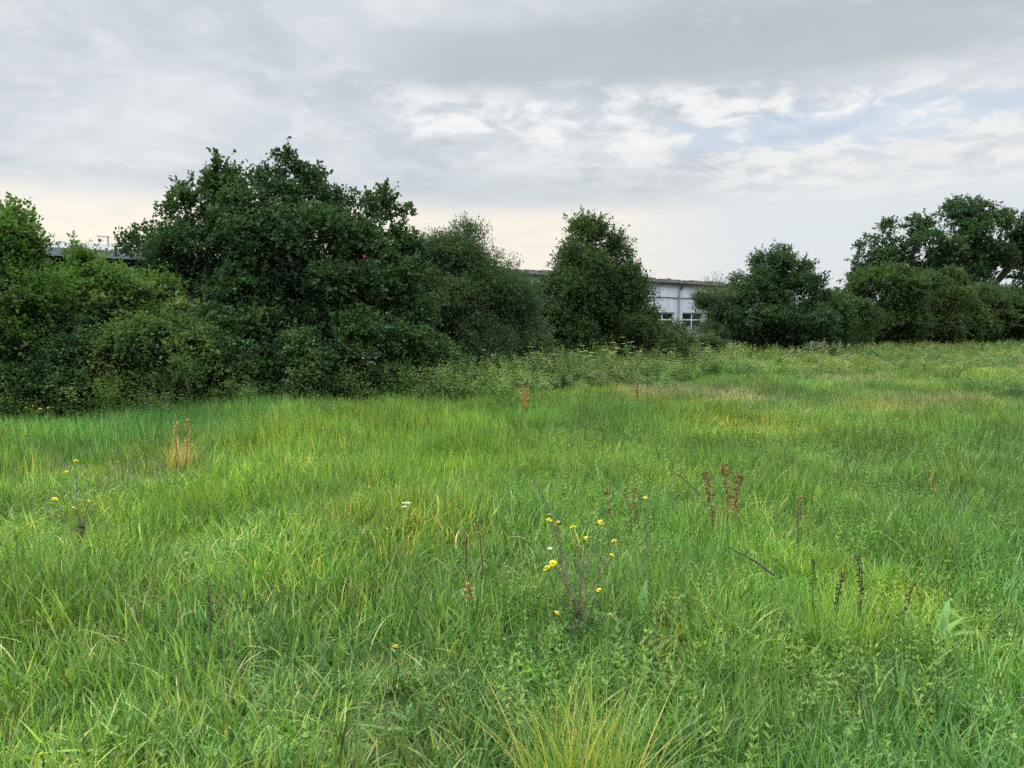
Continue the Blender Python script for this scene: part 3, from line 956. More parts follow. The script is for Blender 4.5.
def grass_src(n, r, hmin, hmax, w0, w1, th, bend, segs, dead=.04):
    global k
    b = MB()
    base = disc(n, r)
    h = rnd(hmin, hmax, n) * (1 - .25 * (np.hypot(base[:, 0], base[:, 1]) / r) ** 2)
    val = RNG.random(n) * .9
    dm = RNG.random(n) < dead
    val[dm] = rnd(.93, 1, dm.sum())
    yaw = rnd(0, 2 * math.pi, n)
    b.blades(base, h, rnd(w0, w1, n), yaw, np.abs(RNG.normal(0, th, n)), rnd(.1, 1, n) ** 1.5 * bend, segs, val, face=yaw + math.pi / 2 + RNG.normal(0, .5, n))
    # stubble and short blades at the foot
    m_ = n // 3
    b.blades(disc(m_, r), rnd(.08, .2, m_), rnd(w0, w1, m_), rnd(0, 6.28, m_), np.abs(RNG.normal(0, .5, m_)), rnd(0, .8, m_), 2, np.where(RNG.random(m_) < .25, rnd(.92, 1, m_), RNG.random(m_) * .8))
    source(COL_G, 'tuft_%02d' % k, b, M['grass'])
    k += 1


for _ in NEAR_FINE:
    grass_src(120, .24, .14, .34, .0036, .0070, .20, 1.0, 4, .02)
for _ in NEAR_MESS:
    grass_src(98, .24, .08, .29, .0050, .0105, .34, 1.6, 5, .03)
for _ in NEAR_COARSE:
    grass_src(62, .22, .12, .34, .0090, .0150, .26, 1.3, 5, .03)
for _ in FAR_FINE:
    grass_src(150, .40, .14, .33, .0055, .0100, .18, .8, 3, .02)
for _ in FAR_MESS:
    grass_src(125, .40, .09, .29, .007, .012, .32, 1.3, 3, .04)


def hedge_y(x):
    """depth of the hedge foot at x"""
    return np.interp(x, [-30, -9.5, -6, -3.5, 0, 3, 9, 22, 60], [-4, 12.5, 14.7, 16.2, 19.9, 24.5, 31.5, 42, 72])


def field_points(d0, d1, spacing, margin=1.0, past=2.5):
    xs = np.arange(-26, 52, spacing)
    ys = np.arange(1.0 if d0 < 2 else d0 * .6, 56, spacing)
    gx, gy = np.meshgrid(xs, ys)
    gx = (gx + RNG.uniform(-.5, .5, gx.shape) * spacing).ravel()
    gy = (gy + RNG.uniform(-.5, .5, gy.shape) * spacing).ravel()
    r = np.hypot(gx, gy)
    ok = (r >= d0) & (r < d1) & (np.abs(gx) < gy * .80 + 1.6 + margin) & (gy < hedge_y(gx) + past)
    return gx[ok], gy[ok]


SPOTS = []          # (px, py, spread px x, spread px y, tint, height factor)


def spot(px, py, sx, sy, tint, hf=1.0, fine=None):
    x, y = ground(px, py)
    x2, _ = ground(px + sx, py)
    _, y2 = ground(px, py - sy)
    SPOTS.append((x, y, abs(x2 - x) + .1, abs(y2 - y) + .15, np.array(tint), hf))


YEL, STR, DRK, BLU, LIM, BRN = (1.45, 1.25, .75), (1.9, 1.45, 1.3), (.68, .76, .85), (.88, .97, 1.1), (1.38, 1.28, .70), (1.5, 1.08, .95)
spot(205, 500, 55, 22, LIM, .9)
spot(60, 480, 60, 18, (1.15, 1.08, .8), .8)
spot(395, 525, 45, 16, (1.25, 1.1, .8), .75)
spot(700, 436, 30, 7, (1.25, 1.2, .8), .6)
spot(745, 433, 36, 5, (1.3, 1.06, .95), .65)
spot(620, 417, 38, 10, DRK, 1.15)
spot(800, 436, 70, 6, (1.15, 1.05, .9), .65)
spot(900, 410, 90, 8, (1.25, 1.04, .85), .7)
spot(960, 374, 50, 7, STR, .7)
spot(700, 398, 60, 6, (1.3, 1.0, 1.4), .75)
spot(820, 405, 28, 6, DRK, 1.1)
spot(1000, 395, 40, 9, DRK, 1.1)
spot(680, 520, 60, 22, BLU, .9)
spot(560, 385, 60, 8, (1.35, 1.1, .9), .8)
spot(460, 470, 90, 20, (1.0, 1.04, .9), 1.25)
spot(330, 440, 120, 20, (.98, 1.03, .95), 1.1)
spot(840, 575, 45, 18, LIM, 1.0)
spot(900, 620, 80, 40, (1.2, 1.12, .7), .9)
spot(690, 393, 60, 5, (1.75, 1.05, 2.0), .75)
spot(930, 405, 70, 4, (1.8, 1.05, 2.1), .7)
spot(985, 368, 45, 6, (1.9, 1.15, 2.2), .75)
spot(860, 384, 40, 4, (1.7, 1.05, 2.0), .8)
spot(480, 452, 40, 8, (.85, .92, .95), 1.2)
spot(120, 425, 70, 8, (.85, .93, .95), 1.1)
spot(590, 700, 50, 30, (1.15, 1.1, .8), .9)
spot(220, 620, 120, 40, (.88, .96, 1.05), 1.0)


def paint(x, y):
    n1 = fbm(x, y, 3.1, 1)
    n2 = fbm(x, y, 1.1, 2)
    n3 = fbm(x, y, 6.5, 3)
    t = np.ones((len(x), 3))
    warm = np.clip((n1 - .5) * 2.2, -1, 1)[:, None]
    t *= 1 + warm * np.array([.28, .10, -.18])
    t *= (1 + (n2 - .5) * .75)[:, None]
    far = np.clip((np.hypot(x, y) - 16) / 16, 0, 1)[:, None]
    t *= 1 + far * (n3[:, None] - .42) * np.array([1.0, .55, .35])
    hf = (1 + (fbm(x, y, 2.2, 5) - .5) * .9) * (1 + (fbm(x, y, .7, 6) - .5) * 1.6)
    brk = np.clip(.1 + 1.8 * fbm(x, y, .55 + 0 * x, 41), 0, 1.3)
    for (sx, sy, rx, ry, c_, h) in SPOTS:
        w = (np.exp(-((x - sx) / rx) ** 2 - ((y - sy) / ry) ** 2) * brk)[:, None]
        t *= 1 + w * (c_ - 1)
        hf *= (1 + w[:, 0] * (h - 1))
    t *= rnd(.76, 1.26, len(x))[:, None] * (1 + RNG.normal(0, .07, t.shape))
    t *= (1 + .14 * np.clip(1 - np.hypot(x, y) / 9, 0, 1))[:, None]
    pale = (fbm(x, y, .8 + 0 * x, 43) > .64)[:, None]
    t *= np.where(pale, np.array([1.22, 1.14, .95]), 1.0)
    return np.clip(t, .2, 3), hf


def grass_layer(name, label, d0, d1, spacing, near):
    x, y = field_points(d0, d1, spacing)
    gap = fbm(x, y, .45, 47)
    ok = (gap > .34) | (RNG.random(len(x)) < .72)
    x, y = x[ok], y[ok]
    tint, hf = paint(x, y)
    n = len(x)
    fine = fbm(x, y, 4.0, 8) + .25 * ((x < 4) & (y > 6)) - .12 * (y < 6)
    if near:
        idx = np.where(fine > .55, RNG.integers(0, 4, n), RNG.integers(4, 8, n))
        co = RNG.random(n) < .45
        idx[co] = RNG.integers(8, 11, co.sum())
    else:
        idx = np.where(fine > .48, RNG.integers(11, 15, n), RNG.integers(15, 18, n))
    s_ = rnd(.85, 1.2, n)
    scl = np.stack([s_, s_, rnd(.8, 1.2, n) * hf], -1)
    tilt = RNG.normal(0, .20 if near else .13, (n, 2))
    scatter(name, label, 'grass', np.stack([x, y, gz(x, y)], -1), rnd(0, 6.28, n), tilt, scl, idx, tint, COL_G)
    print(name, n)


grass_layer('meadow_grass', 'long green meadow grass of mixed blades filling the nearer field', 1.3, 9.0, .155, True)
grass_layer('field_grass', 'smooth tall grass covering the field up to the hedge', 9.0, 58, .34, False)

# ---- low leafy herbs among the grass
reseed('herbs')
COL_H = bpy.data.collections.new('herb_tufts')


def herb_src(i, stems, h0, h1, leaf, ratio, r, whorl):
    b = MB()
    foot = disc(stems, r)
    h = rnd(h0, h1, stems)
    yaw = rnd(0, 6.28, stems)
    th = np.abs(RNG.normal(0, .25, stems))
    b.blades(foot, h, .004, yaw, th, .2, 3, .2)
    P_, A_, N_, S_ = [], [], [], []
    for f_, hh, yw, t_ in zip(foot, h, yaw, th):
        d = np.array([math.cos(yw) * math.sin(t_), math.sin(yw) * math.sin(t_), math.cos(t_)])
        nlev = max(4, int(hh / .028))
        for l in range(nlev):
            q_ = (l + .5) / nlev
            for w in range(whorl):
                a_ = l * 2.4 + w * 6.28 / whorl + rnd(-.3, .3)
                out = np.array([math.cos(a_), math.sin(a_), .15 + .9 * q_])
                P_.append(f_ + d * hh * q_)
                A_.append(out)
                N_.append(np.array([0, 0, 1.0]) + RNG.normal(0, .25, 3))
                S_.append(leaf * (1.15 - .6 * q_) * rnd(.7, 1.2))
    b.leaves(np.array(P_), np.array(A_), np.array(N_), np.array(S_), ratio, shape='oval', fold=.25)
    source(COL_H, 'herb_%02d' % i, b, M['herb'])


for i in range(4):
    herb_src(i, 8, .10, .28, .040, .32, .16, 3)
for i in range(4, 7):
    herb_src(i, 7, .08, .24, .030, .45, .14, 3)
for i in range(7, 9):
    herb_src(i, 5, .05, .16, .060, .42, .12, 2)


def herbs():
    x, y = field_points(1.8, 13, .24)
    d = fbm(x, y, 1.3, 21)
    u, v = 512 + F * x / y, None
    want = d * .85 + .17 * (x > .3) - .02 * (x < -1.0) - .012 * (y - 4)
    for (hx, hy, hr) in ((*ground(690, 532), .75), (*ground(610, 520), .5), (*ground(900, 640), .8), (*ground(560, 650), .5), (*ground(430, 680), .35)):
        want = want + .40 * np.exp(-((x - hx) ** 2 + (y - hy) ** 2) / hr ** 2)
    keep = want > .40 + RNG.random(len(x)) * .24
    x, y = x[keep], y[keep]
    n = len(x)
    tint, hf = paint(x, y)
    tint = .5 + .5 * tint
    yl = (RNG.random(n) < .18)[:, None]
    tint = tint * np.where(yl, np.array([1.25, 1.06, .85]), 1.0) * rnd(.8, 1.2, (n, 1))
    s_ = rnd(.65, 1.2, n)
    scatter('meadow_herbs', 'blue green leafy herbs growing through the grass', 'herbs', np.stack([x, y, gz(x, y) + .02], -1), rnd(0, 6.28, n), RNG.normal(0, .12, (n, 2)),
            np.stack([s_, s_, s_ * 1.15], -1), RNG.integers(0, 9, n), tint, COL_H)
    print('herbs', n)


herbs()

# ---- tall weeds along the hedge foot and over the far field
reseed('weeds')
COL_W = bpy.data.collections.new('weed_clumps')


def weed_src(i, stems, h0, h1, kind):
    b = MB()
    foot = disc(stems, .28)
    h = rnd(h0, h1, stems)
    yaw = rnd(0, 6.28, stems)
    th = np.abs(RNG.normal(0, .12, stems))
    b.blades(foot, h, .012, yaw, th, .15, 3, rnd(.4, .75, stems), prof=6)
    P_, A_, N_, S_, V_ = [], [], [], [], []
    for f_, hh, yw, t_ in zip(foot, h, yaw, th):
        d = np.array([math.cos(yw) * math.sin(t_ + .08), math.sin(yw) * math.sin(t_ + .08), math.cos(t_)])
        for l in range(int(hh / .028)):
            q_ = rnd(.05, .95)
            a_ = rnd(0, 6.28)
            P_.append(f_ + d * hh * q_ + np.array([math.cos(a_), math.sin(a_), 0]) * rnd(0, .08))
            A_.append(np.array([math.cos(a_), math.sin(a_), rnd(-.2, .8)]))
            S_.append(rnd(.06, .13) * (1.2 - .6 * q_))
            V_.append(rnd(0, .68))
        if kind == 'umbel':
            for u in range(3):
                c_ = f_ + d * hh * (1 - .12 * u) + np.array([rnd(-.1, .1), rnd(-.1, .1), 0]) * u
                vv = rnd(.80, 1)
                for l in range(9):
                    a_ = rnd(0, 6.28)
                    P_.append(c_ + np.array([math.cos(a_), math.sin(a_), 0]) * rnd(0, .08) + (0, 0, rnd(-.01, .02)))
                    A_.append(np.array([math.cos(a_), math.sin(a_), .1]))
                    S_.append(rnd(.025, .045))
                    V_.append(vv)
        elif kind == 'plume':
            for l in range(22):
                q_ = rnd(.7, 1.08)
                a_ = rnd(0, 6.28)
                P_.append(f_ + d * hh * q_ + np.array([math.cos(a_), math.sin(a_), 0]) * .05 * (1.15 - q_) * 3)
                A_.append(np.array([math.cos(a_), math.sin(a_), 1.0]))
                S_.append(rnd(.03, .06))
                V_.append(rnd(.5, .9))
    b.leaves(np.array(P_), np.array(A_), np.array([0, 0, 1.0]) + RNG.normal(0, .4, (len(P_), 3)), np.array(S_), .45, np.array(V_))
    source(COL_W, 'weed_%02d' % i, b, M['weed'])


for i in range(3):
    weed_src(i, 6, .55, 1.05, 'umbel')
for i in range(3, 6):
    weed_src(i, 9, .5, .95, 'plume')
for i in range(6, 9):
    weed_src(i, 9, .35, .75, 'leafy')


def weeds():
    x, y = field_points(11, 56, .33, past=1.6)
    hd = hedge_y(x) - y                         # metres in front of the hedge foot
    n1 = fbm(x, y, 4.5, 31)
    band = np.interp(x, [-12, -5, -2.5, 0, 5, 10, 25], [.9, 1.1, 2.0, 4.2, 6.0, 9.5, 14])
    w = np.clip(1.35 - hd / band, 0, 1) * np.clip(.75 + 2.4 * (fbm(x, y, 2.6, 45) - .42), .12, 1)
    w = np.maximum(w, np.where((y > 15) & (x > -1), (n1 - .52) * 1.6, 0))
    keep = RNG.random(len(x)) < w * 1.0
    x, y, hd = x[keep], y[keep], hd[keep]
    n = len(x)
    hs = np.interp(hd, [-2, 1, 8], [1.15, 1.1, .7]) * np.interp(x, [-8, -2, 1, 6, 12, 30], [.72, .76, .78, .72, .66, .70]) * rnd(.55, 1.25, n) * (.75 + .6 * fbm(x, y, 1.8, 37))
    m_ = fbm(x, y, 3.0, 33)
    idx = np.where(m_ > .55, RNG.integers(0, 3, n), np.where(m_ > .42, RNG.integers(3, 6, n), RNG.integers(6, 9, n)))
    sw = RNG.random(n) < .3
    idx[sw] = RNG.integers(0, 9, sw.sum())
    tint = np.ones((n, 3)) * np.array([1.02, 1.02, .80]) * rnd(.6, .95, (n, 1)) * np.interp(x, [-4, 1], [.75, .95])[:, None] * (1 + (fbm(x, y, 2.4, 39)[:, None] - .5) * .9) * (1 + (fbm(x, y, 5, 35)[:, None] - .5) * np.array([.7, .2, .2]))
    scatter('tall_weeds', 'rank tall weeds with yellowish seed heads along the foot of the hedge', 'weeds', np.stack([x, y, gz(x, y)], -1), rnd(0, 6.28, n), RNG.normal(0, .08, (n, 2)),
            np.stack([rnd(.8, 1.2, n), rnd(.8, 1.2, n), hs], -1), idx, tint, COL_W)
    print('weeds', n)


weeds()

# ------------------------------------------------------------------ single plants one can point at
def curve(p0, p1, sag=0.0, n=7, wob=.01):
    t_ = np.linspace(0, 1, n)[:, None]
    p = p0 * (1 - t_) + p1 * t_
    p[:, 2] += sag * np.sin(math.pi * t_[:, 0])
    p[1:-1] += RNG.normal(0, wob, (n - 2, 3))
    return p


def flower_mesh(r):
    b = MB()
    n = 22
    a = np.linspace(0, 2 * math.pi, n, endpoint=False) + rnd(-.1, .1, n)
    d = np.stack([np.cos(a), np.sin(a), 0 * a], -1)
    b.leaves(d * r * .40, d + np.array([0, 0, .12]), np.tile([0, 0, 1.0], (n, 1)), r * .72, .26, shape='oval', mi=0)
    th = np.linspace(0, math.pi / 2, 4)
    th_ = np.linspace(0, 2 * math.pi, 11)[:-1]
    V = [np.stack([np.cos(th_) * r * .46 * math.cos(q_), np.sin(th_) * r * .46 * math.cos(q_), np.full(10, .006 + r * .22 * math.sin(q_))], -1) for q_ in th]
    V = np.concatenate([np.stack([np.cos(th_) * r * .25, np.sin(th_) * r * .25, np.full(10, -r * .45)], -1)] + V)
    i = np.arange(4)[:, None] * 10
    j = np.arange(10)[None]
    fc = np.stack([i + j, i + (j + 1) % 10, i + (j + 1) % 10 + 10, i + j + 10], -1).reshape(-1, 4)
    b.add(V, fc[10:], mi=1)
    b.add(V, fc[:10], mi=2)
    return b


reseed('flowers')
FL = flower_mesh(.017).mesh('flower_head', [M['yellow'], M['disc'], M['stem_green']])


def fleabane(label, base_px, base_py, flowers, leafy=60, group=None, r=1.0, brown=True, fluff=None, white=False):
    """branched plant with yellow daisy heads at the given (px, py, depth) places"""
    x, y = ground(base_px, base_py)
    z = float(gz(x, y))
    o0 = np.array([x, y, z])
    t = thing('flowering_weed', label, 'wildflower', o0, group)
    P_ = [at(*f_) - o0 for f_ in flowers]
    st = MB()
    lf = MB()
    top = max(p[2] for p in P_)
    hub = np.array([np.mean([p[0] for p in P_]) * .45, np.mean([p[1] for p in P_]) * .45, top * .30])
    st.tube(curve(np.array([0, 0, -.03]), hub, 0, 6, .004), [.005, .0045, .004, .004, .0035, .003], 6)
    lp, la = [], []
    for p in P_:
        m_ = hub * rnd(.5, 1.0)
        q_ = m_ * .4 + p * .6 + np.array([rnd(-.03, .03), rnd(-.03, .03), -.04])
        g = np.concatenate([curve(m_, q_, .0, 4, .005), curve(q_, p - (0, 0, .004), .01, 4, .003)[1:]])
        st.tube(g, np.linspace(.0034, .0020, len(g)), 5)
        for s_ in range(max(3, leafy // len(P_))):
            c_ = g[RNG.integers(0, len(g))]
            a_ = rnd(0, 6.28)
            lp.append(c_)
            la.append((math.cos(a_), math.sin(a_), rnd(.1, 1)))
    for s_ in range(leafy // 2):
        c_ = hub * rnd(.1, 1.1)
        a_ = rnd(0, 6.28)
        lp.append(c_)
        la.append((math.cos(a_), math.sin(a_), rnd(-.1, .7)))
    lf.leaves(np.array(lp), np.array(la), np.array([0, 0, 1.0]) + RNG.normal(0, .3, (len(lp), 3)), rnd(.025, .055, len(lp)), .30, shape='oval')
    st.obj('stem', M['stem_brown'] if brown else M['stem_green'], t)
    lf.obj('foliage', M['weed_leaf'], t)
    for p in P_:
        o = bpy.data.objects.new('flower_head', FL)
        COL.objects.link(o)
        o.parent = t
        o.location = tuple(p)
        s_ = r * rnd(.65, 1.2)
        o.scale = (s_, s_, s_)
        o.rotation_euler = (rnd(-.5, .5), rnd(-.5, .5), rnd(0, 6))
    if fluff:
        p = at(*fluff) - o0
        b = MB()
        d = blob_dirs(160)
        d[:, 2] = np.abs(d[:, 2]) * .8 - .1
        b.leaves(np.tile(p, (160, 1)), d, RNG.normal(size=(160, 3)), rnd(.010, .016, 160), .12)
        b.obj('seed_head', M['white_fl'], t)
        st2 = MB()
        st2.tube(curve(hub, p, .01, 5, .004), .0025, 5)
        st2.obj('seed_stalk', M['stem_brown'], t)
    return t


fleabane('branched weed with many yellow daisy heads and one white seed puff', 578, 641,
         [(550, 515, 4.15), (549, 520, 4.05), (558, 522, 4.1), (573, 527, 4.0), (601, 522, 4.15), (586, 538, 3.95), (614, 541, 4.0), (612, 555, 3.9), (553, 563, 3.85), (547, 568, 3.8), (599, 590, 3.7), (557, 613, 3.6), (610, 615, 3.6)],
         110, fluff=(550, 549, 3.95))
fleabane('sprawling weed with eight small yellow heads near the pale grass hollow', 84, 548,
         [(76, 461, 5.7), (66, 472, 5.7), (55, 499, 5.6), (89, 501, 5.6), (98, 497, 5.75), (74, 508, 5.5), (117, 462, 5.9), (59, 517, 5.5)], 90)
fleabane('upright dark stemmed weed carrying a single yellow head beside the leafy hollow', 650, 612, [(645, 498, 4.6)], 26)
fleabane('far slender weed with three yellow heads in the smooth grass', 327, 462, [(322, 428, 10.6), (333, 423, 10.8), (344, 438, 10.4)], 40, r=1.3, brown=False)
fleabane('small yellow flower low in the near grass', 396, 662, [(396, 647, 3.1)], 14, r=.8, brown=False)
fleabane('yellow topped weed in front of the dark leafy patch', 577, 412, [(560, 400, 17), (566, 401, 17), (581, 397, 17), (588, 395, 17.2), (576, 402, 16.8), (600, 404, 17)], 80, r=2.0, brown=False)
fleabane('low weed with pale yellow heads at the hedge foot near the brambles', 30, 415, [(26, 408, 12.5), (33, 406, 12.5), (40, 409, 12.4), (48, 408, 12.5), (18, 411, 12.4)], 40, r=1.4, brown=False)


def yarrow(label, px, py, base_py, depth, r=.022):
    x, y = ground(px, base_py)
    o0 = np.array([x, y, float(gz(x, y))])
    t = thing('white_flower', label, 'wildflower', o0)
    p = at(px, py, depth) - o0
    st = MB()
    st.tube(curve(np.zeros(3), p, 0, 6, .004), .0025, 5)
    st.obj('stem', M['stem_green'], t)
    for k_ in range(2):
        b = MB()
        c_ = p + np.array([-.012 * k_, 0, -.03 * k_])
        d = disc(40, r * (1 - .4 * k_))
        b.leaves(c_ + d * (1, 1, 0), d * (1, 1, 0) + (0, 0, .004), np.array([0, 0, 1.0]) + RNG.normal(0, .3, (40, 3)), .010, .7)
        b.obj('flower_head', M['white_fl'], t)


yarrow('two small white flower heads on a stalk in the pale grass', 406, 503, 545, 5.6)


def spike(name, label, cat, stems, mat_seed, mat_stem, group=None, seeds=70, fat=.012, leaf_mat=None):
    """upright seed spikes: stems (px of foot, py of foot, px top, py top)"""
    reseed(label)
    x, y = ground(stems[0][0], stems[0][1])
    o0 = np.array([x, y, float(gz(x, y))])
    t = thing(name, label, cat, o0, group)
    for (fx, fy, tx, ty) in stems:
        gx, gy = ground(fx, fy)
        f_ = np.array([gx, gy, float(gz(gx, gy))]) - o0
        p = at(tx, ty, gy) - o0
        L = np.linalg.norm(p - f_)
        g = curve(f_, p, 0, 9, .006 * L)
        bow = RNG.normal(0, .05, 2) * L
        g[:, :2] += np.sin(np.linspace(0, math.pi, 9))[:, None] * bow
        st = MB()
        st.tube(g, np.linspace(.0030, .0014, 9) * (1 + gy / 10), 5)
        so = st.obj('stem', mat_stem, t)
        if seeds:
            b = MB()
            q_ = 1.02 - .62 * RNG.random(seeds) ** 1.4
            q_[:24] = np.linspace(.45, 1.0, 24)[:seeds]
            c_ = np.stack([np.interp(q_ * 8, np.arange(9), g[:, i]) for i in range(3)], -1)
            a_ = rnd(0, 6.28, seeds)
            d = np.stack([np.cos(a_), np.sin(a_), rnd(.1, .9, seeds)], -1)
            fw = fat * .85 * (1 + gy / 14) * (.6 + .6 * rnd(.5, 1.2, seeds))[:, None]
            b.leaves(c_ + d * fw * .5, d, RNG.normal(size=(seeds, 3)), fw[:, 0] * rnd(.8, 1.7, seeds), .75, shape='oval')
            b.obj('seed_spike', mat_seed, t)  # spike of ripe seeds along the upper stem
    return t


dg = 'seeding docks in the grass'
spike('dock_plant', 'pair of dark red brown dock spikes beside the leafy green hollow', 'dock', [(712, 535, 705, 474), (722, 537, 724, 467), (741, 530, 740, 476)], M['seed_brown'], M['stem_brown'], dg, 110)
spike('dock_plant', 'short brown dock spikes behind the yellow daisy weed', 'dock', [(616, 530, 608, 489), (631, 528, 624, 495), (644, 528, 634, 489)], M['seed_brown'], M['stem_brown'], dg, 60, .009)
spike('dock_plant', 'orange dried dock with two spikes in the pale straw tuft', 'dock', [(177, 465, 176, 424), (187, 465, 188, 420)], M['seed_orange'], M['stem_brown'], dg, 90, .010)
spike('dock_plant', 'rusty dock spike at the edge of the tall weeds', 'dock', [(524, 415, 522, 384), (528, 417, 527, 390)], M['seed_orange'], M['stem_brown'], dg, 90, .012)
spike('dock_plant', 'tall dark dock spike between the weeds and the brown grass', 'dock', [(613, 402, 619, 370), (638, 405, 637, 382)], M['seed_brown'], M['stem_brown'], dg, 80, .010)
spike('dock_plant', 'thin blackish dock spike low in the near grass', 'dock', [(210, 645, 207, 580)], M['seed_black'], M['stem_brown'], dg, 60, .008)
spike('dock_plant', 'pair of blackish stems with brown husks beside the reddish sorrel', 'dock', [(472, 585, 468, 530), (481, 590, 478, 522)], M['seed_brown'], M['stem_black'], dg, 40, .008)
spike('dock_plant', 'black seed spikes standing in the bright lime tuft', 'dock', [(856, 632, 858, 558), (846, 640, 843, 574), (817, 630, 815, 562)], M['seed_black'], M['stem_black'], dg, 90, .008)
spike('dock_plant', 'leaning black seed spike beyond the lime tuft', 'dock', [(888, 620, 915, 583)], M['seed_black'], M['stem_black'], dg, 50, .008)
spike('dock_plant', 'faded pink brown seed stalk in the smooth far grass', 'dock', [(925, 500, 926, 465)], M['seed_orange'], M['stem_green'], dg, 40, .008)
spike('dock_plant', 'rust coloured stalk among the blue green herbs', 'dock', [(798, 555, 799, 497)], M['seed_brown'], M['stem_brown'], dg, 50, .008)
spike('sorrel_plant', 'small reddish sorrel leaf cluster in the near grass', 'sorrel', [(468, 620, 467, 570)], M['seed_orange'], M['stem_brown'], None, 16, .014)


def stick(label, a, b_, r=.006):
    p, q_ = at(*a), at(*b_)
    o0 = p.copy()
    m_ = MB()
    m_.tube(curve(np.zeros(3), q_ - o0, .01, 8, .002), np.linspace(r * .5, r, 8), 6)
    d = q_ - o0
    m_.tube(curve(d * .35, d * .35 + np.array([.05, .03, .06]), 0, 4, .003), [.002, .002, .0015, .001], 5)
    o = m_.obj('dead_stalk', M['stem_black'] if r > .005 else M['stem_brown'], loc=o0)
    tag(o, label, 'stalk')


stick('leaning black dead stalk behind the yellow daisy weed', (533, 478, 5.4), (552, 516, 5.0), .007)
stick('long brown dead stalk slanting down across the blue green herbs', (728, 547, 4.0), (774, 575, 3.75), .006)
stick('thin dark stalk tilted beside the red brown dock spikes', (669, 468, 6.2), (700, 495, 5.9), .006)
stick('slender dark stalk in the smooth grass, steeply tilted', (484, 425, 10.2), (497, 455, 9.8), .008)


def tussock(label, px, py, n, hmin, hmax, mat, r=.15, w=.006, spread=.35):
    x, y = ground(px, py)
    o = MB()
    yaw = rnd(0, 6.28, n)
    b = disc(n, r)
    o.blades(b, rnd(hmin, hmax, n), rnd(.6, 1.2, n) * w, yaw, np.abs(RNG.normal(0, spread, n)), rnd(.1, .9, n), 6, face=yaw + 1.57 + RNG.normal(0, .5, n))
    tag(o.obj('grass_tussock', mat, loc=(x, y, float(gz(x, y)))), label, 'grass tuft')


tussock('yellowing grass tussock fanning out at the lower picture edge', 588, 805, 320, .34, .66, M['tussock'], .18, .0075, .36)
tussock('pale straw tuft around the orange dock spikes', 182, 462, 170, .26, .52, M['straw_orange'], .17, .009, .30)
tussock('bright lime tuft around the black seed spikes', 838, 640, 240, .25, .50, M['lime'], .2, .005, .25)


def dock_leaves(label, px, py, n, size, val, mat=None):
    """rosette of big oblong leaves"""
    x, y = ground(px, py)
    b = MB()
    yaw = rnd(0, 6.28, n)
    b.blades(disc(n, .05), rnd(.6, 1.2, n) * size, size * rnd(.16, .27, n), yaw, rnd(.25, 1.0, n), rnd(.3, 1.2, n), 7, np.clip(val + RNG.normal(0, .12, n), 0, 1), prof=3.0)
    tag(b.obj('dock_rosette', mat or M['dock_leaf'], loc=(x, y, float(gz(x, y)) + .02)), label, 'dock leaves')


dock_leaves('broad green dock leaves at the foot of the yellow daisy weed', 634, 622, 5, .26, .45)
dock_leaves('broad pale green dock leaves right below the white seed puff', 548, 640, 4, .26, .55)
dock_leaves('yellow orange dying dock leaves by the dark nettle patch', 990, 640, 9, .27, .74)
dock_leaves('golden edged dock leaves beside the lime tuft', 935, 630, 7, .27, .70)
dock_leaves('dark green leaf rosette in a gap of the near grass', 412, 715, 9, .16, .10)


def thistle(label, px, py, top_py, group='pale thistles along the hedge foot'):
    x, y = ground(px, py)
    z = float(gz(x, y))
    t = thing('pale_thistle', label, 'thistle', (x, y, z), group)
    H = at(px, top_py, y)[2] - z
    st, lf = MB(), MB()
    for k_ in range(5):
        a_ = rnd(0, 6.28)
        tip = np.array([math.cos(a_) * .16, math.sin(a_) * .16, H * rnd(.7, 1)])
        g = curve(np.zeros(3), tip, 0, 6, .01)
        st.tube(g, np.linspace(.012, .006, 6), 5)
        n = 34
        q_ = RNG.random(n)
        c_ = np.stack([np.interp(q_ * 5, np.arange(6), g[:, i]) for i in range(3)], -1)
        aa = rnd(0, 6.28, n)
        lf.leaves(c_, np.stack([np.cos(aa), np.sin(aa), rnd(.2, 1, n)], -1), np.array([0, 0, 1.0]) + RNG.normal(0, .3, (n, 3)), rnd(.07, .15, n), .32, shape='oval')
    st.obj('stem', M['stem_green'], t)
    lf.obj('foliage', M['thistle'], t)


thistle('pale green thistle clump against the dark sallow, taller of the pair', 428, 393, 366)
thistle('pale green thistle clump beside the taller one at the hedge foot', 452, 390, 370)
thistle('short pale thistle below the dark bramble thicket', 318, 398, 382)
thistle('pale thistle at the boundary of grass and brambles under the big tree', 345, 396, 378)


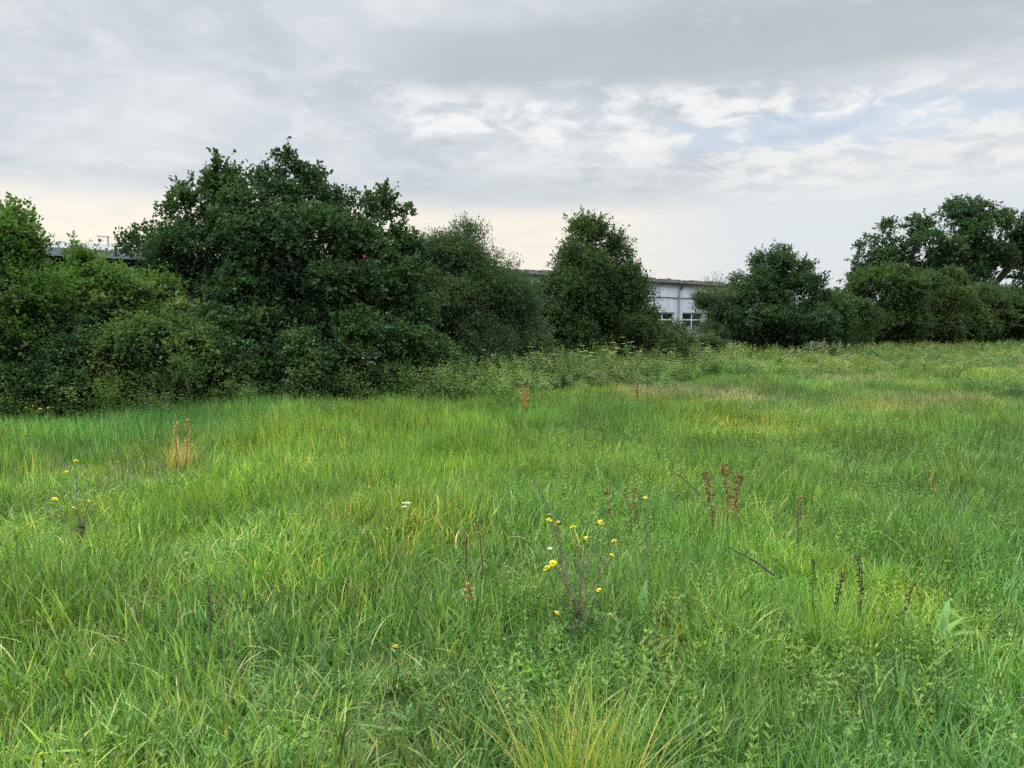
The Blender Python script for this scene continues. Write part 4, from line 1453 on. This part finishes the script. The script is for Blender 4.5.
def umbel_source():
    t = thing('tall_umbel_weed', 'tall branching weed with pale flat umbels rising above the rank growth by the hedge', 'weed', (0, 0, 0), 'tall umbel weeds along the hedge foot')
    st, lf = MB(), MB()
    heads = []
    H = 1.0
    main = curve(np.zeros(3), np.array([.04, .02, H]), 0, 7, .01)
    st.tube(main, np.linspace(.010, .005, 7), 5)
    for k_ in range(7):
        a_ = k_ * 2.4
        q_ = rnd(.45, .95)
        p = main[int(q_ * 6)]
        tip = p + np.array([math.cos(a_) * .16, math.sin(a_) * .16, rnd(.12, .26)])
        st.tube(curve(p, tip, .01, 4, .004), [.005, .004, .003, .003], 4)
        n = 34
        d = disc(n, rnd(.045, .075)) * (1, 1, 0)
        hd = MB()
        heads.append(hd)
        hd.leaves(tip + d + np.stack([0 * d[:, 0], 0 * d[:, 0], rnd(-.008, .008, n)], -1), d + (0, 0, .01), np.array([0, 0, 1.0]) + RNG.normal(0, .3, (n, 3)), .022, .8)
    n = 60
    q_ = RNG.random(n) * .8
    aa = rnd(0, 6.28, n)
    c_ = np.stack([np.interp(q_ * 6, np.arange(7), main[:, i]) for i in range(3)], -1)
    lf.leaves(c_, np.stack([np.cos(aa), np.sin(aa), rnd(.1, .8, n)], -1), np.array([0, 0, 1.0]) + RNG.normal(0, .3, (n, 3)), rnd(.08, .18, n), .3, shape='oval')
    st.obj('stem', M['stem_green'], t)
    lf.obj('foliage', M['thistle'], t)
    for hd in heads:
        hd.obj('flower_head', M['umbel'], t)
    return t


M['umbel'] = mat_leaf('pale_umbel', [(0, G(.22, .27, .10)), (0.6, G(.34, .35, .16)), (1, G(.48, .46, .28))], 0.25, 0.7, spec=.1)
first = umbel_source()
kids = list(first.children)
spots = [(452, 392), (488, 388), (523, 386), (548, 391), (566, 382), (585, 389), (612, 384), (636, 379), (668, 376), (705, 372), (742, 370), (790, 369), (826, 366), (872, 364), (930, 362), (985, 360), (365, 396), (210, 402), (95, 409), (255, 400), (160, 405)]
reseed('umbels')
spots += [(px, np.interp(px, [0, 300, 450, 700, 1024], [408, 400, 390, 372, 360]) + rnd(-7, 5)) for px in rnd(10, 1020, 26)]
for i, (px, py) in enumerate(spots):
    x, y = ground(px, py)
    r_ = first
    if i:
        r_ = first.copy()
        COL.objects.link(r_)
        for ch in kids:
            c_ = ch.copy()
            COL.objects.link(c_)
            c_.parent = r_
    r_.location = (x, y, float(gz(x, y)))
    r_.rotation_euler = (0, 0, rnd(0, 6.28))
    s_ = rnd(.7, 1.1) * (.72 if px < 400 or px > 760 else 1.0)
    r_.scale = (s_, s_, s_)
